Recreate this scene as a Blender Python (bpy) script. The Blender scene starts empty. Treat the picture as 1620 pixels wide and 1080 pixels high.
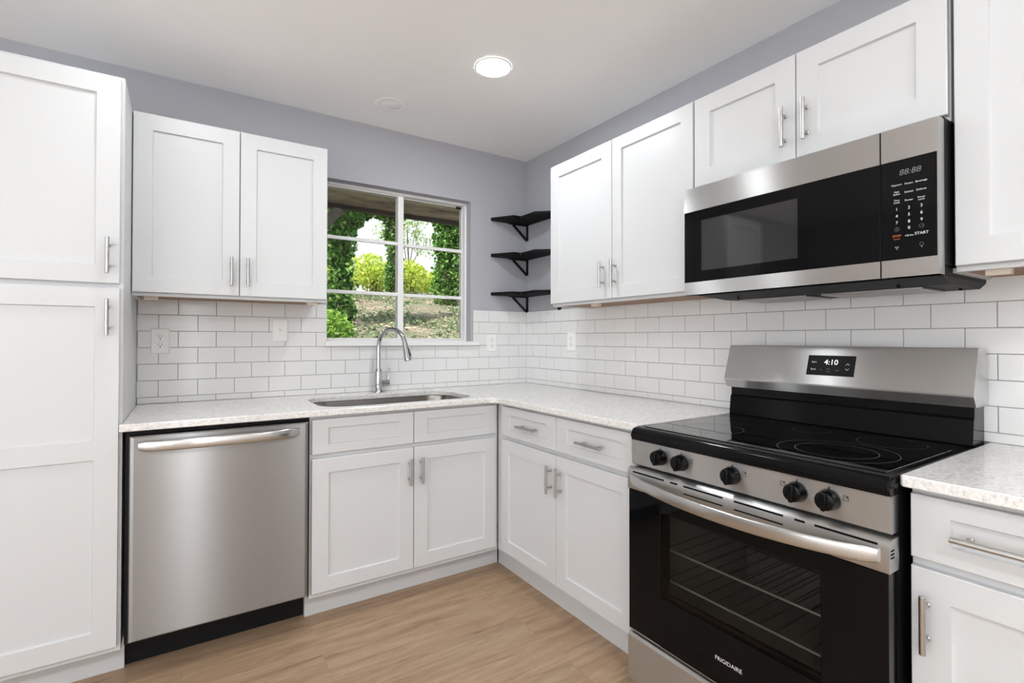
import bpy, bmesh, math, random
import numpy as np
from mathutils import Vector, Matrix

random.seed(7)
rng = np.random.default_rng(7)
SC = bpy.context.scene
COL = SC.collection
PI = math.pi

# ------------------------------------------------------------------ camera
cd = bpy.data.cameras.new('camera')
cam = bpy.data.objects.new('camera', cd)
COL.objects.link(cam)
cd.sensor_fit = 'HORIZONTAL'
cd.sensor_width = 36.0
cd.lens = 791.8164 * 36.0 / 1620.0
cd.shift_y = -11.514 / 1620.0
cd.clip_start = 0.02
cd.clip_end = 200
_f = Vector((0.54689348, 0.8371466, 0.00964851))
_r = Vector((0.83717764, -0.54692939, 0.00135531))
_u = Vector((-0.00641165, -0.00733631, 0.99995253))
cam.matrix_world = Matrix(((_r.x, _u.x, -_f.x, -1.97978), (_r.y, _u.y, -_f.y, -2.84607),
                           (_r.z, _u.z, -_f.z, 1.21436), (0, 0, 0, 1)))
SC.camera = cam

# ------------------------------------------------------------------ world, sun, exposure
vs = SC.view_settings
vs.view_transform = 'Standard'
vs.look = 'None'
vs.gamma = 1.0
vs.use_curve_mapping = False
vs.exposure = 0.06
SC.cycles.use_denoising = True
SC.cycles.max_bounces = 14
SC.cycles.diffuse_bounces = 8
SC.cycles.glossy_bounces = 6
SC.cycles.transmission_bounces = 8
SC.cycles.transparent_max_bounces = 16
SC.cycles.sample_clamp_indirect = 6.0
SC.cycles.caustics_reflective = False
SC.cycles.caustics_refractive = False

world = bpy.data.worlds.new('sky')
SC.world = world
world.use_nodes = True
_bg = world.node_tree.nodes['Background']
_bg.inputs[0].default_value = (0.90, 0.95, 1.0, 1)
_bg.inputs[1].default_value = 1.35

SUN_STRENGTH = 8.5
sd = bpy.data.lights.new('sun', 'SUN')
sd.energy = SUN_STRENGTH
sd.angle = math.radians(1.2)
sd.color = (1.0, 0.95, 0.84)
sun = bpy.data.objects.new('sun', sd)
COL.objects.link(sun)
sun.rotation_euler = Vector((0.55, 0.22, -0.80)).to_track_quat('-Z', 'Y').to_euler()

def area(name, loc, direction, sx, sy, power, color=(1, 1, 1)):
    l = bpy.data.lights.new(name, 'AREA')
    l.shape = 'RECTANGLE'
    l.size, l.size_y = sx, sy
    l.energy = power
    l.color = color
    o = bpy.data.objects.new(name, l)
    COL.objects.link(o)
    o.location = loc
    o.rotation_euler = Vector(direction).to_track_quat('-Z', 'Y').to_euler()
    return o

# unseen lamps added as soft fill (behind and left of the camera)
P = dict(rear_up=32, side_up=44, side_level=28, rear_level=0, slit=7, can_a=152, can_b=86, can_mid_fill=26, can_rear_fill=320)
FILL_TINT = (0.90, 0.955, 1.0)
def fill_lamp(name, *a):
    if a[-1] > 0:
        area(name, *a, FILL_TINT)
fill_lamp('fill_lamp_rear_up', (-3.85, -5.08, 1.25), (0, 1, 1.7), 1.2, 1.5, P['rear_up'])  # added lamp, tilted up to brighten the ceiling
fill_lamp('fill_lamp_side_up', (-4.58, -3.1, 1.25), (1, 0, 1.7), 3.2, 1.5, P['side_up'])
fill_lamp('fill_lamp_side_level', (-4.58, -3.1, 1.05), (1, 0, 0), 3.2, 2.0, P['side_level'])
fill_lamp('fill_lamp_rear_level', (-1.6, -5.08, 1.05), (0, 1, 0), 3.0, 2.0, P['rear_level'])
fill_lamp('streak_strip_lamp', (-1.90, -5.08, 1.05), (0, 1, 0), 0.13, 2.0, P['slit'])  # added strip lamp that makes the upright streak on the dishwasher

# ------------------------------------------------------------------ materials
def S(r, g, b):
    f = lambda c: ((c / 255 + 0.055) / 1.055) ** 2.4 if c > 10 else c / 255 / 12.92
    return (f(r), f(g), f(b), 1)

def new_mat(name):
    m = bpy.data.materials.new(name)
    m.use_nodes = True
    nt = m.node_tree
    return m, nt, nt.nodes['Principled BSDF']

def mat(name, col, rough=0.5, metal=0.0, spec=0.5, bump=0.0, bscale=200, var=0.0, coat=0.0, trans=0.0):
    m, nt, b = new_mat(name)
    b.inputs['Roughness'].default_value = rough
    b.inputs['Metallic'].default_value = metal
    b.inputs['Specular IOR Level'].default_value = spec
    b.inputs['Coat Weight'].default_value = coat
    b.inputs['Base Color'].default_value = col if len(col) == 4 else (*col, 1)
    if bump or var:
        n = nt.nodes.new('ShaderNodeTexNoise')
        n.inputs['Scale'].default_value = bscale
        n.inputs['Detail'].default_value = 4
        g = nt.nodes.new('ShaderNodeNewGeometry')
        nt.links.new(g.outputs['Position'], n.inputs['Vector'])
        if bump:
            bp = nt.nodes.new('ShaderNodeBump')
            bp.inputs['Strength'].default_value = bump
            bp.inputs['Distance'].default_value = 0.002
            nt.links.new(n.outputs['Fac'], bp.inputs['Height'])
            nt.links.new(bp.outputs['Normal'], b.inputs['Normal'])
        if var:
            mx = nt.nodes.new('ShaderNodeMix')
            mx.data_type = 'RGBA'
            c = b.inputs['Base Color'].default_value
            mx.inputs[6].default_value = (c[0] * (1 - var), c[1] * (1 - var), c[2] * (1 - var), 1)
            mx.inputs[7].default_value = (min(1, c[0] * (1 + var)), min(1, c[1] * (1 + var)), min(1, c[2] * (1 + var)), 1)
            nt.links.new(n.outputs['Fac'], mx.inputs[0])
            nt.links.new(mx.outputs[2], b.inputs['Base Color'])
    return m

def ramp(nt, stops):
    r = nt.nodes.new('ShaderNodeValToRGB')
    e = r.color_ramp.elements
    e[0].position, e[0].color = stops[0]
    e[1].position, e[1].color = stops[-1]
    for p, c in stops[1:-1]:
        k = e.new(p)
        k.color = c
    return r

def pos_map(nt, scale):
    g = nt.nodes.new('ShaderNodeNewGeometry')
    mp = nt.nodes.new('ShaderNodeMapping')
    mp.inputs['Scale'].default_value = scale
    nt.links.new(g.outputs['Position'], mp.inputs['Vector'])
    return mp

M = {}
M['cabinet'] = mat('white_cabinet_paint', (0.607, 0.616, 0.624), 0.38, bump=0.02, bscale=60)
M['wall'] = mat('grey_wall_paint', (0.405, 0.408, 0.438), 0.75, bump=0.12, bscale=180)
M['ceiling'] = mat('ceiling_paint', (0.935, 0.935, 0.93), 0.9, bump=0.15, bscale=120)
M['shellwall'] = mat('light_grey_wall_paint', (0.86, 0.865, 0.87), 0.8, bump=0.1, bscale=150)
M['tile'] = mat('white_glazed_tile', (0.745, 0.743, 0.738), 0.13, bump=0.015, bscale=14)
M['grout'] = mat('grey_grout', (0.33, 0.325, 0.32), 0.9, bump=0.2, bscale=300)
M['plastic'] = mat('white_plastic', (0.82, 0.82, 0.81), 0.35, bump=0.01)
M['winpaint'] = mat('white_window_paint', (0.80, 0.80, 0.79), 0.5, bump=0.12, bscale=70)
M['dark'] = mat('dark_slot', (0.008, 0.008, 0.008), 0.8, spec=0.05, bump=0.02)
M['blackgloss'] = mat('black_enamel', (0.004, 0.004, 0.0045), 0.10, spec=0.16, bump=0.006, bscale=25)
M['blackglass'] = mat('black_ceramic_glass', (0.003, 0.003, 0.0035), 0.04, spec=0.16, bump=0.002, bscale=10)
M['cooktopglass'] = mat('cooktop_ceramic_glass', (0.003, 0.003, 0.0035), 0.02, spec=1.0)
M['displayglass'] = mat('display_glass', (0.003, 0.003, 0.0035), 0.3, spec=0.12)
M['knob'] = mat('glossy_black_knob', (0.003, 0.003, 0.0035), 0.13, spec=0.2)
M['rackrail'] = mat('lit_rack_wire', (0.75, 0.74, 0.72), 0.35, 0.6)  # wire made paler in place of light inside the oven
M['rackrod'] = mat('shaded_rack_wire', (0.22, 0.21, 0.20), 0.4, 1.0)  # same wire darkened, the oven's shade put into its colour
M['blackplastic'] = mat('black_plastic', (0.010, 0.010, 0.011), 0.28, bump=0.03, bscale=300)
M['blackmatte'] = mat('black_painted_steel', (0.006, 0.006, 0.0065), 0.5, spec=0.2, bump=0.04, bscale=300)
M['shelf'] = mat('black_stained_wood', (0.004, 0.004, 0.004), 0.6, bump=0.1, bscale=90, spec=0.15)
M['chrome'] = mat('chrome', (0.50, 0.50, 0.515), 0.09, 1.0, bump=0.003, bscale=20)
M['nickel'] = mat('brushed_nickel', (0.50, 0.49, 0.475), 0.30, 1.0, bump=0.02, bscale=350)
M['darksteel'] = mat('dark_steel', (0.11, 0.11, 0.12), 0.38, 1.0, bump=0.02, bscale=200)
M['underwood'] = mat('raw_cabinet_plywood', S(150, 120, 98), 0.7, bump=0.1, bscale=80, var=0.12)
M['block'] = mat('pale_pine_block', S(225, 212, 196), 0.7, bump=0.06, bscale=90, var=0.05)
M['letter'] = mat('printed_white_lettering', (0.72, 0.72, 0.72), 0.5, bump=0.01)
M['letterdim'] = mat('printed_grey_lettering', (0.16, 0.16, 0.16), 0.5, bump=0.01)
M['letterorange'] = mat('printed_orange_lettering', S(205, 105, 45), 0.5, bump=0.01)
M['ringmark'] = mat('burner_ring_print', (0.10, 0.10, 0.10), 0.25, bump=0.01)
M['ovencavity'] = mat('oven_enamel', (0.30, 0.29, 0.28), 0.35, bump=0.05, bscale=90, var=0.3)

def stainless(name, col=(0.60, 0.598, 0.59), rough=0.31, aniso=1.0, horizontal=True):
    m, nt, b = new_mat(name)
    b.inputs['Metallic'].default_value = 1
    b.inputs['Base Color'].default_value = (*col, 1)
    b.inputs['Roughness'].default_value = rough
    b.inputs['Anisotropic'].default_value = aniso
    t = nt.nodes.new('ShaderNodeCombineXYZ')      # grain runs level, so highlights spread upright
    t.inputs[2].default_value = 1.0
    nt.links.new(t.outputs[0], b.inputs['Tangent'])
    mp = pos_map(nt, (6, 6, 900) if horizontal else (900, 900, 6))
    n = nt.nodes.new('ShaderNodeTexNoise')
    n.inputs['Scale'].default_value = 1
    n.inputs['Detail'].default_value = 3
    nt.links.new(mp.outputs[0], n.inputs['Vector'])
    r = nt.nodes.new('ShaderNodeMapRange')
    r.inputs['To Min'].default_value = rough - 0.006
    r.inputs['To Max'].default_value = rough + 0.006
    nt.links.new(n.outputs['Fac'], r.inputs['Value'])
    nt.links.new(r.outputs[0], b.inputs['Roughness'])
    return m

M['steel'] = stainless('brushed_stainless')
M['steeldw'] = stainless('brushed_stainless_dark', (0.36, 0.36, 0.357), 0.30, 1.0)
M['steelhandle'] = stainless('brushed_stainless_bar', (0.58, 0.575, 0.565), 0.24, 0.6)
M['sinksteel'] = stainless('satin_sink_steel', (0.27, 0.25, 0.23), 0.22, 0.4)

def floor_mat():
    m, nt, b = new_mat('oak_plank_floor')
    g = nt.nodes.new('ShaderNodeNewGeometry')
    br = nt.nodes.new('ShaderNodeTexBrick')
    br.offset = 0.37
    br.inputs['Scale'].default_value = 1
    br.inputs['Brick Width'].default_value = 1.22
    br.inputs['Row Height'].default_value = 0.182
    br.inputs['Mortar Size'].default_value = 0.0012
    br.inputs['Mortar Smooth'].default_value = 0.3
    br.inputs['Color1'].default_value = (0, 0, 0, 1)
    br.inputs['Color2'].default_value = (1, 1, 1, 1)
    br.inputs['Mortar'].default_value = (0.5, 0.5, 0.5, 1)
    mp0 = nt.nodes.new('ShaderNodeMapping')
    mp0.inputs['Location'].default_value = (0.31, 0.10, 0)
    nt.links.new(g.outputs['Position'], mp0.inputs['Vector'])
    nt.links.new(mp0.outputs[0], br.inputs['Vector'])
    # grain coordinates: shifted per plank, stretched along x
    sep = nt.nodes.new('ShaderNodeSeparateColor')
    nt.links.new(br.outputs['Color'], sep.inputs[0])
    add = nt.nodes.new('ShaderNodeVectorMath')
    add.operation = 'MULTIPLY_ADD'
    nt.links.new(br.outputs['Color'], add.inputs[0])
    add.inputs[1].default_value = (7.3, 3.1, 5.0)
    nt.links.new(g.outputs['Position'], add.inputs[2])
    mp = nt.nodes.new('ShaderNodeMapping')
    mp.inputs['Scale'].default_value = (1.9, 19, 1)
    nt.links.new(add.outputs[0], mp.inputs['Vector'])
    n1 = nt.nodes.new('ShaderNodeTexNoise')
    n1.inputs['Scale'].default_value = 1.6
    n1.inputs['Detail'].default_value = 7
    n1.inputs['Roughness'].default_value = 0.62
    n1.inputs['Distortion'].default_value = 0.6
    nt.links.new(mp.outputs[0], n1.inputs['Vector'])
    mp2 = nt.nodes.new('ShaderNodeMapping')
    mp2.inputs['Scale'].default_value = (10, 150, 1)
    nt.links.new(add.outputs[0], mp2.inputs['Vector'])
    n2 = nt.nodes.new('ShaderNodeTexNoise')
    n2.inputs['Scale'].default_value = 1.5
    n2.inputs['Detail'].default_value = 4
    nt.links.new(mp2.outputs[0], n2.inputs['Vector'])
    r1 = ramp(nt, [(0.27, S(130, 104, 80)), (0.40, S(156, 129, 103)), (0.55, S(169, 143, 116)), (0.75, S(183, 158, 132))])
    nt.links.new(n1.outputs['Fac'], r1.inputs[0])
    r2 = ramp(nt, [(0.34, (0.74, 0.71, 0.68, 1)), (0.47, (1, 1, 1, 1))])
    nt.links.new(n2.outputs['Fac'], r2.inputs[0])
    mul = nt.nodes.new('ShaderNodeMix')
    mul.data_type = 'RGBA'
    mul.blend_type = 'MULTIPLY'
    mul.inputs[0].default_value = 0.75
    nt.links.new(r1.outputs[0], mul.inputs[6])
    nt.links.new(r2.outputs[0], mul.inputs[7])
    # slight tone shift per plank
    r3 = ramp(nt, [(0.0, (0.93, 0.92, 0.91, 1)), (1.0, (1.05, 1.04, 1.03, 1))])
    nt.links.new(sep.outputs[0], r3.inputs[0])
    mul2 = nt.nodes.new('ShaderNodeMix')
    mul2.data_type = 'RGBA'
    mul2.blend_type = 'MULTIPLY'
    mul2.inputs[0].default_value = 1
    nt.links.new(mul.outputs[2], mul2.inputs[6])
    nt.links.new(r3.outputs[0], mul2.inputs[7])
    mx = nt.nodes.new('ShaderNodeMix')
    mx.data_type = 'RGBA'
    mx.inputs[7].default_value = S(118, 92, 70)
    sc = nt.nodes.new('ShaderNodeMath')
    sc.operation = 'MULTIPLY'
    sc.inputs[1].default_value = 0.35
    nt.links.new(br.outputs['Fac'], sc.inputs[0])
    nt.links.new(sc.outputs[0], mx.inputs[0])
    nt.links.new(mul2.outputs[2], mx.inputs[6])
    nt.links.new(mx.outputs[2], b.inputs['Base Color'])
    b.inputs['Roughness'].default_value = 0.42
    bp = nt.nodes.new('ShaderNodeBump')
    bp.inputs['Strength'].default_value = 0.08
    bp.inputs['Distance'].default_value = 0.002
    nt.links.new(n2.outputs['Fac'], bp.inputs['Height'])
    nt.links.new(bp.outputs[0], b.inputs['Normal'])
    return m
M['floor'] = floor_mat()

def quartz_mat():
    m, nt, b = new_mat('speckled_white_quartz')
    mp = pos_map(nt, (60, 130, 110))
    mp.inputs['Rotation'].default_value = (0, 0, 0.5)
    n1 = nt.nodes.new('ShaderNodeTexNoise')
    n1.inputs['Scale'].default_value = 1
    n1.inputs['Detail'].default_value = 5
    n1.inputs['Roughness'].default_value = 0.65
    nt.links.new(mp.outputs[0], n1.inputs['Vector'])
    r1 = ramp(nt, [(0.30, S(188, 185, 181)), (0.42, S(216, 214, 211)), (0.56, S(229, 227, 224)), (0.72, S(238, 237, 235))])
    nt.links.new(n1.outputs['Fac'], r1.inputs[0])
    mp2 = pos_map(nt, (150, 190, 170))
    n2 = nt.nodes.new('ShaderNodeTexNoise')
    n2.inputs['Scale'].default_value = 1
    n2.inputs['Detail'].default_value = 2
    nt.links.new(mp2.outputs[0], n2.inputs['Vector'])
    r2 = ramp(nt, [(0.30, (0.70, 0.68, 0.66, 1)), (0.40, (1, 1, 1, 1))])
    nt.links.new(n2.outputs['Fac'], r2.inputs[0])
    mul = nt.nodes.new('ShaderNodeMix')
    mul.data_type = 'RGBA'
    mul.blend_type = 'MULTIPLY'
    mul.inputs[0].default_value = 0.6
    nt.links.new(r1.outputs[0], mul.inputs[6])
    nt.links.new(r2.outputs[0], mul.inputs[7])
    nt.links.new(mul.outputs[2], b.inputs['Base Color'])
    b.inputs['Roughness'].default_value = 0.14
    return m
M['quartz'] = quartz_mat()

def glass_mat(name, tint, gloss, rough=0.0):
    """see-through pane: tinted transparency under a Fresnel reflection"""
    m = bpy.data.materials.new(name)
    m.use_nodes = True
    nt = m.node_tree
    nt.nodes.clear()
    out = nt.nodes.new('ShaderNodeOutputMaterial')
    tr = nt.nodes.new('ShaderNodeBsdfTransparent')
    tr.inputs[0].default_value = (*tint, 1)
    gl = nt.nodes.new('ShaderNodeBsdfGlossy')
    gl.inputs['Roughness'].default_value = rough
    fr = nt.nodes.new('ShaderNodeFresnel')
    fr.inputs[0].default_value = gloss
    mx = nt.nodes.new('ShaderNodeMixShader')
    nt.links.new(fr.outputs[0], mx.inputs[0])
    nt.links.new(tr.outputs[0], mx.inputs[1])
    nt.links.new(gl.outputs[0], mx.inputs[2])
    nt.links.new(mx.outputs[0], out.inputs[0])
    return m
M['pane'] = glass_mat('window_glass', (0.97, 0.98, 0.97), 1.25)
M['ovenpane'] = glass_mat('tinted_oven_glass', (0.70, 0.70, 0.69), 1.22)

def emit_mat(name, col, s):
    m = bpy.data.materials.new(name)
    m.use_nodes = True
    nt = m.node_tree
    b = nt.nodes['Principled BSDF']
    b.inputs['Base Color'].default_value = (0.9, 0.9, 0.9, 1)
    b.inputs['Emission Color'].default_value = (*col, 1)
    b.inputs['Emission Strength'].default_value = s
    return m
M['digits'] = emit_mat('lit_clock_digits', (0.85, 0.95, 1.0), 0.75)

def leaf_mat(name, c0, c1, c2, transl=0.45):
    m = bpy.data.materials.new(name)
    m.use_nodes = True
    nt = m.node_tree
    nt.nodes.clear()
    out = nt.nodes.new('ShaderNodeOutputMaterial')
    g = nt.nodes.new('ShaderNodeNewGeometry')
    r = ramp(nt, [(0.0, c0), (0.5, c1), (1.0, c2)])
    nt.links.new(g.outputs['Random Per Island'], r.inputs[0])
    d = nt.nodes.new('ShaderNodeBsdfDiffuse')
    t = nt.nodes.new('ShaderNodeBsdfTranslucent')
    nt.links.new(r.outputs[0], d.inputs[0])
    nt.links.new(r.outputs[0], t.inputs[0])
    mx = nt.nodes.new('ShaderNodeMixShader')
    mx.inputs[0].default_value = transl
    nt.links.new(d.outputs[0], mx.inputs[1])
    nt.links.new(t.outputs[0], mx.inputs[2])
    nt.links.new(mx.outputs[0], out.inputs[0])
    return m
M['ivy'] = leaf_mat('ivy_leaves', S(40, 76, 32), S(92, 138, 64), S(164, 196, 120), 0.35)
M['ivybright'] = leaf_mat('young_ivy_leaves', S(92, 138, 52), S(140, 182, 76), S(190, 214, 120), 0.45)
M['bushleaf'] = leaf_mat('sunlit_bush_leaves', S(150, 180, 60), S(196, 212, 92), S(232, 236, 140), 0.5)
M['paleleaf'] = leaf_mat('hazed_tree_leaves', S(150, 176, 120), S(186, 204, 154), S(216, 226, 188), 0.5)  # sky haze put into the leaf colour
M['groundleaf'] = leaf_mat('ground_cover_leaves', S(84, 108, 76), S(128, 144, 112), S(186, 190, 160), 0.3)
M['bark'] = mat('tree_bark', S(96, 84, 70), 0.95, bump=1.0, bscale=30, var=0.35)

def ground_mat():
    m, nt, b = new_mat('sun_flecked_litter_soil')
    mp = pos_map(nt, (0.9, 1.6, 1))
    n = nt.nodes.new('ShaderNodeTexNoise')
    n.inputs['Scale'].default_value = 1.3
    n.inputs['Detail'].default_value = 10
    n.inputs['Roughness'].default_value = 0.7
    nt.links.new(mp.outputs[0], n.inputs['Vector'])
    r = ramp(nt, [(0.30, S(84, 98, 74)), (0.44, S(116, 122, 100)), (0.50, S(122, 112, 100)), (0.60, S(156, 141, 124)), (0.70, S(226, 210, 188))])  # palest stop paints sun patches into the litter colour
    nt.links.new(n.outputs['Fac'], r.inputs[0])
    mp2 = pos_map(nt, (22, 22, 22))
    n2 = nt.nodes.new('ShaderNodeTexNoise')
    n2.inputs['Detail'].default_value = 6
    n2.inputs['Scale'].default_value = 1
    nt.links.new(mp2.outputs[0], n2.inputs['Vector'])
    r2 = ramp(nt, [(0.35, (0.4, 0.38, 0.36, 1)), (0.6, (1, 1, 1, 1))])
    nt.links.new(n2.outputs['Fac'], r2.inputs[0])
    mu = nt.nodes.new('ShaderNodeMix')
    mu.data_type = 'RGBA'
    mu.blend_type = 'MULTIPLY'
    mu.inputs[0].default_value = 0.8
    nt.links.new(r.outputs[0], mu.inputs[6])
    nt.links.new(r2.outputs[0], mu.inputs[7])
    nt.links.new(mu.outputs[2], b.inputs['Base Color'])
    b.inputs['Roughness'].default_value = 1
    return m
M['ground'] = ground_mat()

def plank_mat(name, c0, c1, c2, scale):
    m, nt, b = new_mat(name)
    mp = pos_map(nt, scale)
    n = nt.nodes.new('ShaderNodeTexNoise')
    n.inputs['Scale'].default_value = 1
    n.inputs['Detail'].default_value = 6
    n.inputs['Roughness'].default_value = 0.65
    nt.links.new(mp.outputs[0], n.inputs['Vector'])
    r = ramp(nt, [(0.30, c0), (0.5, c1), (0.7, c2)])
    nt.links.new(n.outputs['Fac'], r.inputs[0])
    nt.links.new(r.outputs[0], b.inputs['Base Color'])
    b.inputs['Roughness'].default_value = 0.85
    return m
M['porch'] = plank_mat('weathered_porch_boards', S(84, 76, 62), S(118, 107, 90), S(142, 131, 113), (2.0, 14, 9))
M['fascia'] = plank_mat('mossy_fascia_board', S(70, 62, 50), S(150, 134, 108), S(196, 184, 150), (1.6, 8, 14))
M['beam'] = plank_mat('dark_porch_beam', S(40, 34, 30), S(58, 50, 44), S(74, 64, 56), (3, 20, 20))
M['brace'] = plank_mat('grey_porch_brace', S(104, 98, 92), S(138, 130, 122), S(160, 152, 144), (8, 8, 3))

# ------------------------------------------------------------------ helpers
WL = {}     # world location of every object I make

def link(o):
    COL.objects.link(o)
    return o

def finish(name, bm, m, parent=None, smooth=None, flip=False):
    bmesh.ops.recalc_face_normals(bm, faces=bm.faces)
    me = bpy.data.meshes.new(name)
    vs_ = [v.co for v in bm.verts]
    lo = Vector((min(v.x for v in vs_), min(v.y for v in vs_), min(v.z for v in vs_)))
    hi = Vector((max(v.x for v in vs_), max(v.y for v in vs_), max(v.z for v in vs_)))
    c = (lo + hi) / 2
    if parent is None:
        c.z = lo.z
    bmesh.ops.translate(bm, verts=bm.verts, vec=-c)
    bm.to_mesh(me)
    bm.free()
    me.materials.append(m)
    o = link(bpy.data.objects.new(name, me))
    if parent is not None:
        o.parent = parent
        o.location = c - WL[parent.name]
    else:
        o.location = c
    WL[o.name] = c
    if smooth:
        me.shade_smooth()
        me.set_sharp_from_angle(angle=math.radians(smooth))
    return o

def thing(name, label, cat, loc, group=None):
    o = link(bpy.data.objects.new(name, None))
    o.empty_display_size = 0.1
    o.location = loc
    WL[o.name] = Vector(loc)
    return tag(o, label, cat, group)

def tag(o, label, cat, group=None):
    o['label'] = label
    o['category'] = cat
    if group:
        o['group'] = group
    return o

def struct(name, bm, m, parent=None, label=None, smooth=None):
    o = finish(name, bm, m, parent, smooth)
    if parent is None:
        o['kind'] = 'structure'
    if label:
        o['label'] = label
    return o

def NB():
    return bmesh.new()

# frames: FB faces -y (u = x), FR faces -x (u = y); v is height, w is the distance out of the plane
def FB(y):
    return lambda u, v, w: Vector((u, y - w, v))
def FR(x):
    return lambda u, v, w: Vector((x - w, u, v))
def FW(u, v, w):
    return Vector((u, v, w))

def rings(bm, F, loops, caps=(True, True)):
    """loft a stack of closed loops [(list of (u,v), w)]"""
    vv = []
    for pts, w in loops:
        vv.append([bm.verts.new(F(p[0], p[1], w)) for p in pts])
    for a, b in zip(vv[:-1], vv[1:]):
        n = len(a)
        for i in range(n):
            bm.faces.new((a[i], a[(i + 1) % n], b[(i + 1) % n], b[i]))
    if caps[0]:
        bm.faces.new(vv[0])
    if caps[1]:
        bm.faces.new(vv[-1])

def rect(u0, u1, v0, v1):
    return [(u0, v0), (u1, v0), (u1, v1), (u0, v1)]

def rrect(u0, u1, v0, v1, r, seg=6):
    if u0 > u1: u0, u1 = u1, u0
    if v0 > v1: v0, v1 = v1, v0
    out = []
    for cx, cy, a in ((u1 - r, v0 + r, -90), (u1 - r, v1 - r, 0), (u0 + r, v1 - r, 90), (u0 + r, v0 + r, 180)):
        for k in range(seg + 1):
            t = math.radians(a + 90 * k / seg)
            out.append((cx + r * math.cos(t), cy + r * math.sin(t)))
    return out

def fbox(bm, F, u0, u1, v0, v1, w0, w1, c=0.0):
    if u0 > u1: u0, u1 = u1, u0
    if v0 > v1: v0, v1 = v1, v0
    if w0 > w1: w0, w1 = w1, w0
    if c <= 0:
        rings(bm, F, [(rect(u0, u1, v0, v1), w0), (rect(u0, u1, v0, v1), w1)])
    else:
        R = lambda i: rect(u0 + i, u1 - i, v0 + i, v1 - i)
        rings(bm, F, [(R(c), w0), (R(0), w0 + c), (R(0), w1 - c), (R(c), w1)])

def box(bm, x0, x1, y0, y1, z0, z1, c=0.0):
    fbox(bm, FW, x0, x1, y0, y1, z0, z1, c)

def circ(cu, cv, r, n=24):
    return [(cu + r * math.cos(2 * PI * k / n), cv + r * math.sin(2 * PI * k / n)) for k in range(n)]

def tube(bm, pts, rad, n=14, caps=True, sy=1.0):
    """sweep a circle along a polyline; rad may be a list"""
    pts = [Vector(p) for p in pts]
    rr = rad if isinstance(rad, (list, tuple)) else [rad] * len(pts)
    prev = None
    loops = []
    up = None
    for i, p in enumerate(pts):
        if i == 0: t = pts[1] - p
        elif i == len(pts) - 1: t = p - pts[i - 1]
        else: t = (pts[i + 1] - p).normalized() + (p - pts[i - 1]).normalized()
        t.normalize()
        if up is None:
            a = Vector((0, 0, 1)) if abs(t.z) < 0.9 else Vector((1, 0, 0))
            up = (a - t * a.dot(t)).normalized()
        else:
            up = (up - t * up.dot(t)).normalized()
        sd_ = t.cross(up)
        loops.append([bm.verts.new(p + (up * math.cos(2 * PI * k / n) * sy + sd_ * math.sin(2 * PI * k / n)) * rr[i]) for k in range(n)])
    for a, b in zip(loops[:-1], loops[1:]):
        for k in range(n):
            bm.faces.new((a[k], a[(k + 1) % n], b[(k + 1) % n], b[k]))
    if caps:
        bm.faces.new(loops[0])
        bm.faces.new(loops[-1])

def cyl(bm, F, cu, cv, r, w0, w1, n=24, c=0.0):
    if c:
        rings(bm, F, [(circ(cu, cv, r - c, n), w0), (circ(cu, cv, r, n), w0 + c), (circ(cu, cv, r, n), w1 - c), (circ(cu, cv, r - c, n), w1)])
    else:
        rings(bm, F, [(circ(cu, cv, r, n), w0), (circ(cu, cv, r, n), w1)])

def plate(bm, outer, holes, z0, z1, c=0.0):
    """flat slab in the xy plane with holes, top edges eased by c"""
    def shrink(loop, d):
        n = len(loop)
        out = []
        for i in range(n):
            p0, p1, p2 = Vector(loop[i - 1]), Vector(loop[i]), Vector(loop[(i + 1) % n])
            a, b = (p1 - p0).normalized(), (p2 - p1).normalized()
            na, nb = Vector((-a.y, a.x)), Vector((-b.y, b.x))
            m_ = (na + nb)
            m_ = m_ / max(1e-6, m_.length_squared) * 2
            q = p1 + m_ * d
            out.append((q.x, q.y))
        return out
    area2 = lambda l: sum(l[i - 1][0] * l[i][1] - l[i][0] * l[i - 1][1] for i in range(len(l)))
    loops = [outer if area2(outer) > 0 else outer[::-1]] + [h if area2(h) < 0 else h[::-1] for h in holes]
    for zz, rim in ((z1, True), (z0, False)):
        edges = []
        for l in loops:
            q = shrink(l, c) if c else l
            vs_ = [bm.verts.new((p[0], p[1], zz)) for p in q]
            es = [bm.edges.new((vs_[i - 1], vs_[i])) for i in range(len(vs_))]
            edges += es
        bmesh.ops.triangle_fill(bm, use_beauty=True, use_dissolve=False, edges=edges)
    for l in loops:
        q = shrink(l, c) if c else l
        st = [(q, z0), (l, z0 + c), (l, z1 - c), (q, z1)] if c else [(l, z0), (l, z1)]
        rings(bm, FW, st, (False, False))
    bmesh.ops.remove_doubles(bm, verts=bm.verts, dist=1e-5)

# ------------------------------------------------------------------ cabinet parts
def shaker_bm(bm, F, u0, u1, v0, v1, stile=0.062, rail=None, t=0.019, depth=0.009, c=0.0018, w0=0.0):
    if u0 > u1: u0, u1 = u1, u0
    rail = stile if rail is None else rail
    R = lambda iu, iv: rect(u0 + iu, u1 - iu, v0 + iv, v1 - iv)
    rings(bm, F, [(R(0, 0), w0), (R(0, 0), w0 + t - c), (R(c, c), w0 + t), (R(stile, rail), w0 + t),
                  (R(stile + 0.003, rail + 0.003), w0 + t - depth)])

def two_panel_bm(bm, F, u0, u1, v0, vm, v1, stile, rail, midrail, t=0.019, depth=0.009):
    for a, b, ra, rb in ((v0, vm, rail, midrail / 2), (vm, v1, midrail / 2, rail)):
        rings(bm, F, [(rect(u0, u1, a, b), 0), (rect(u0, u1, a, b), t), (rect(u0 + stile, u1 - stile, a + ra, b - rb), t),
                      (rect(u0 + stile + 0.003, u1 - stile - 0.003, a + ra + 0.003, b - rb - 0.003), t - depth)], (True, True))

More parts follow.
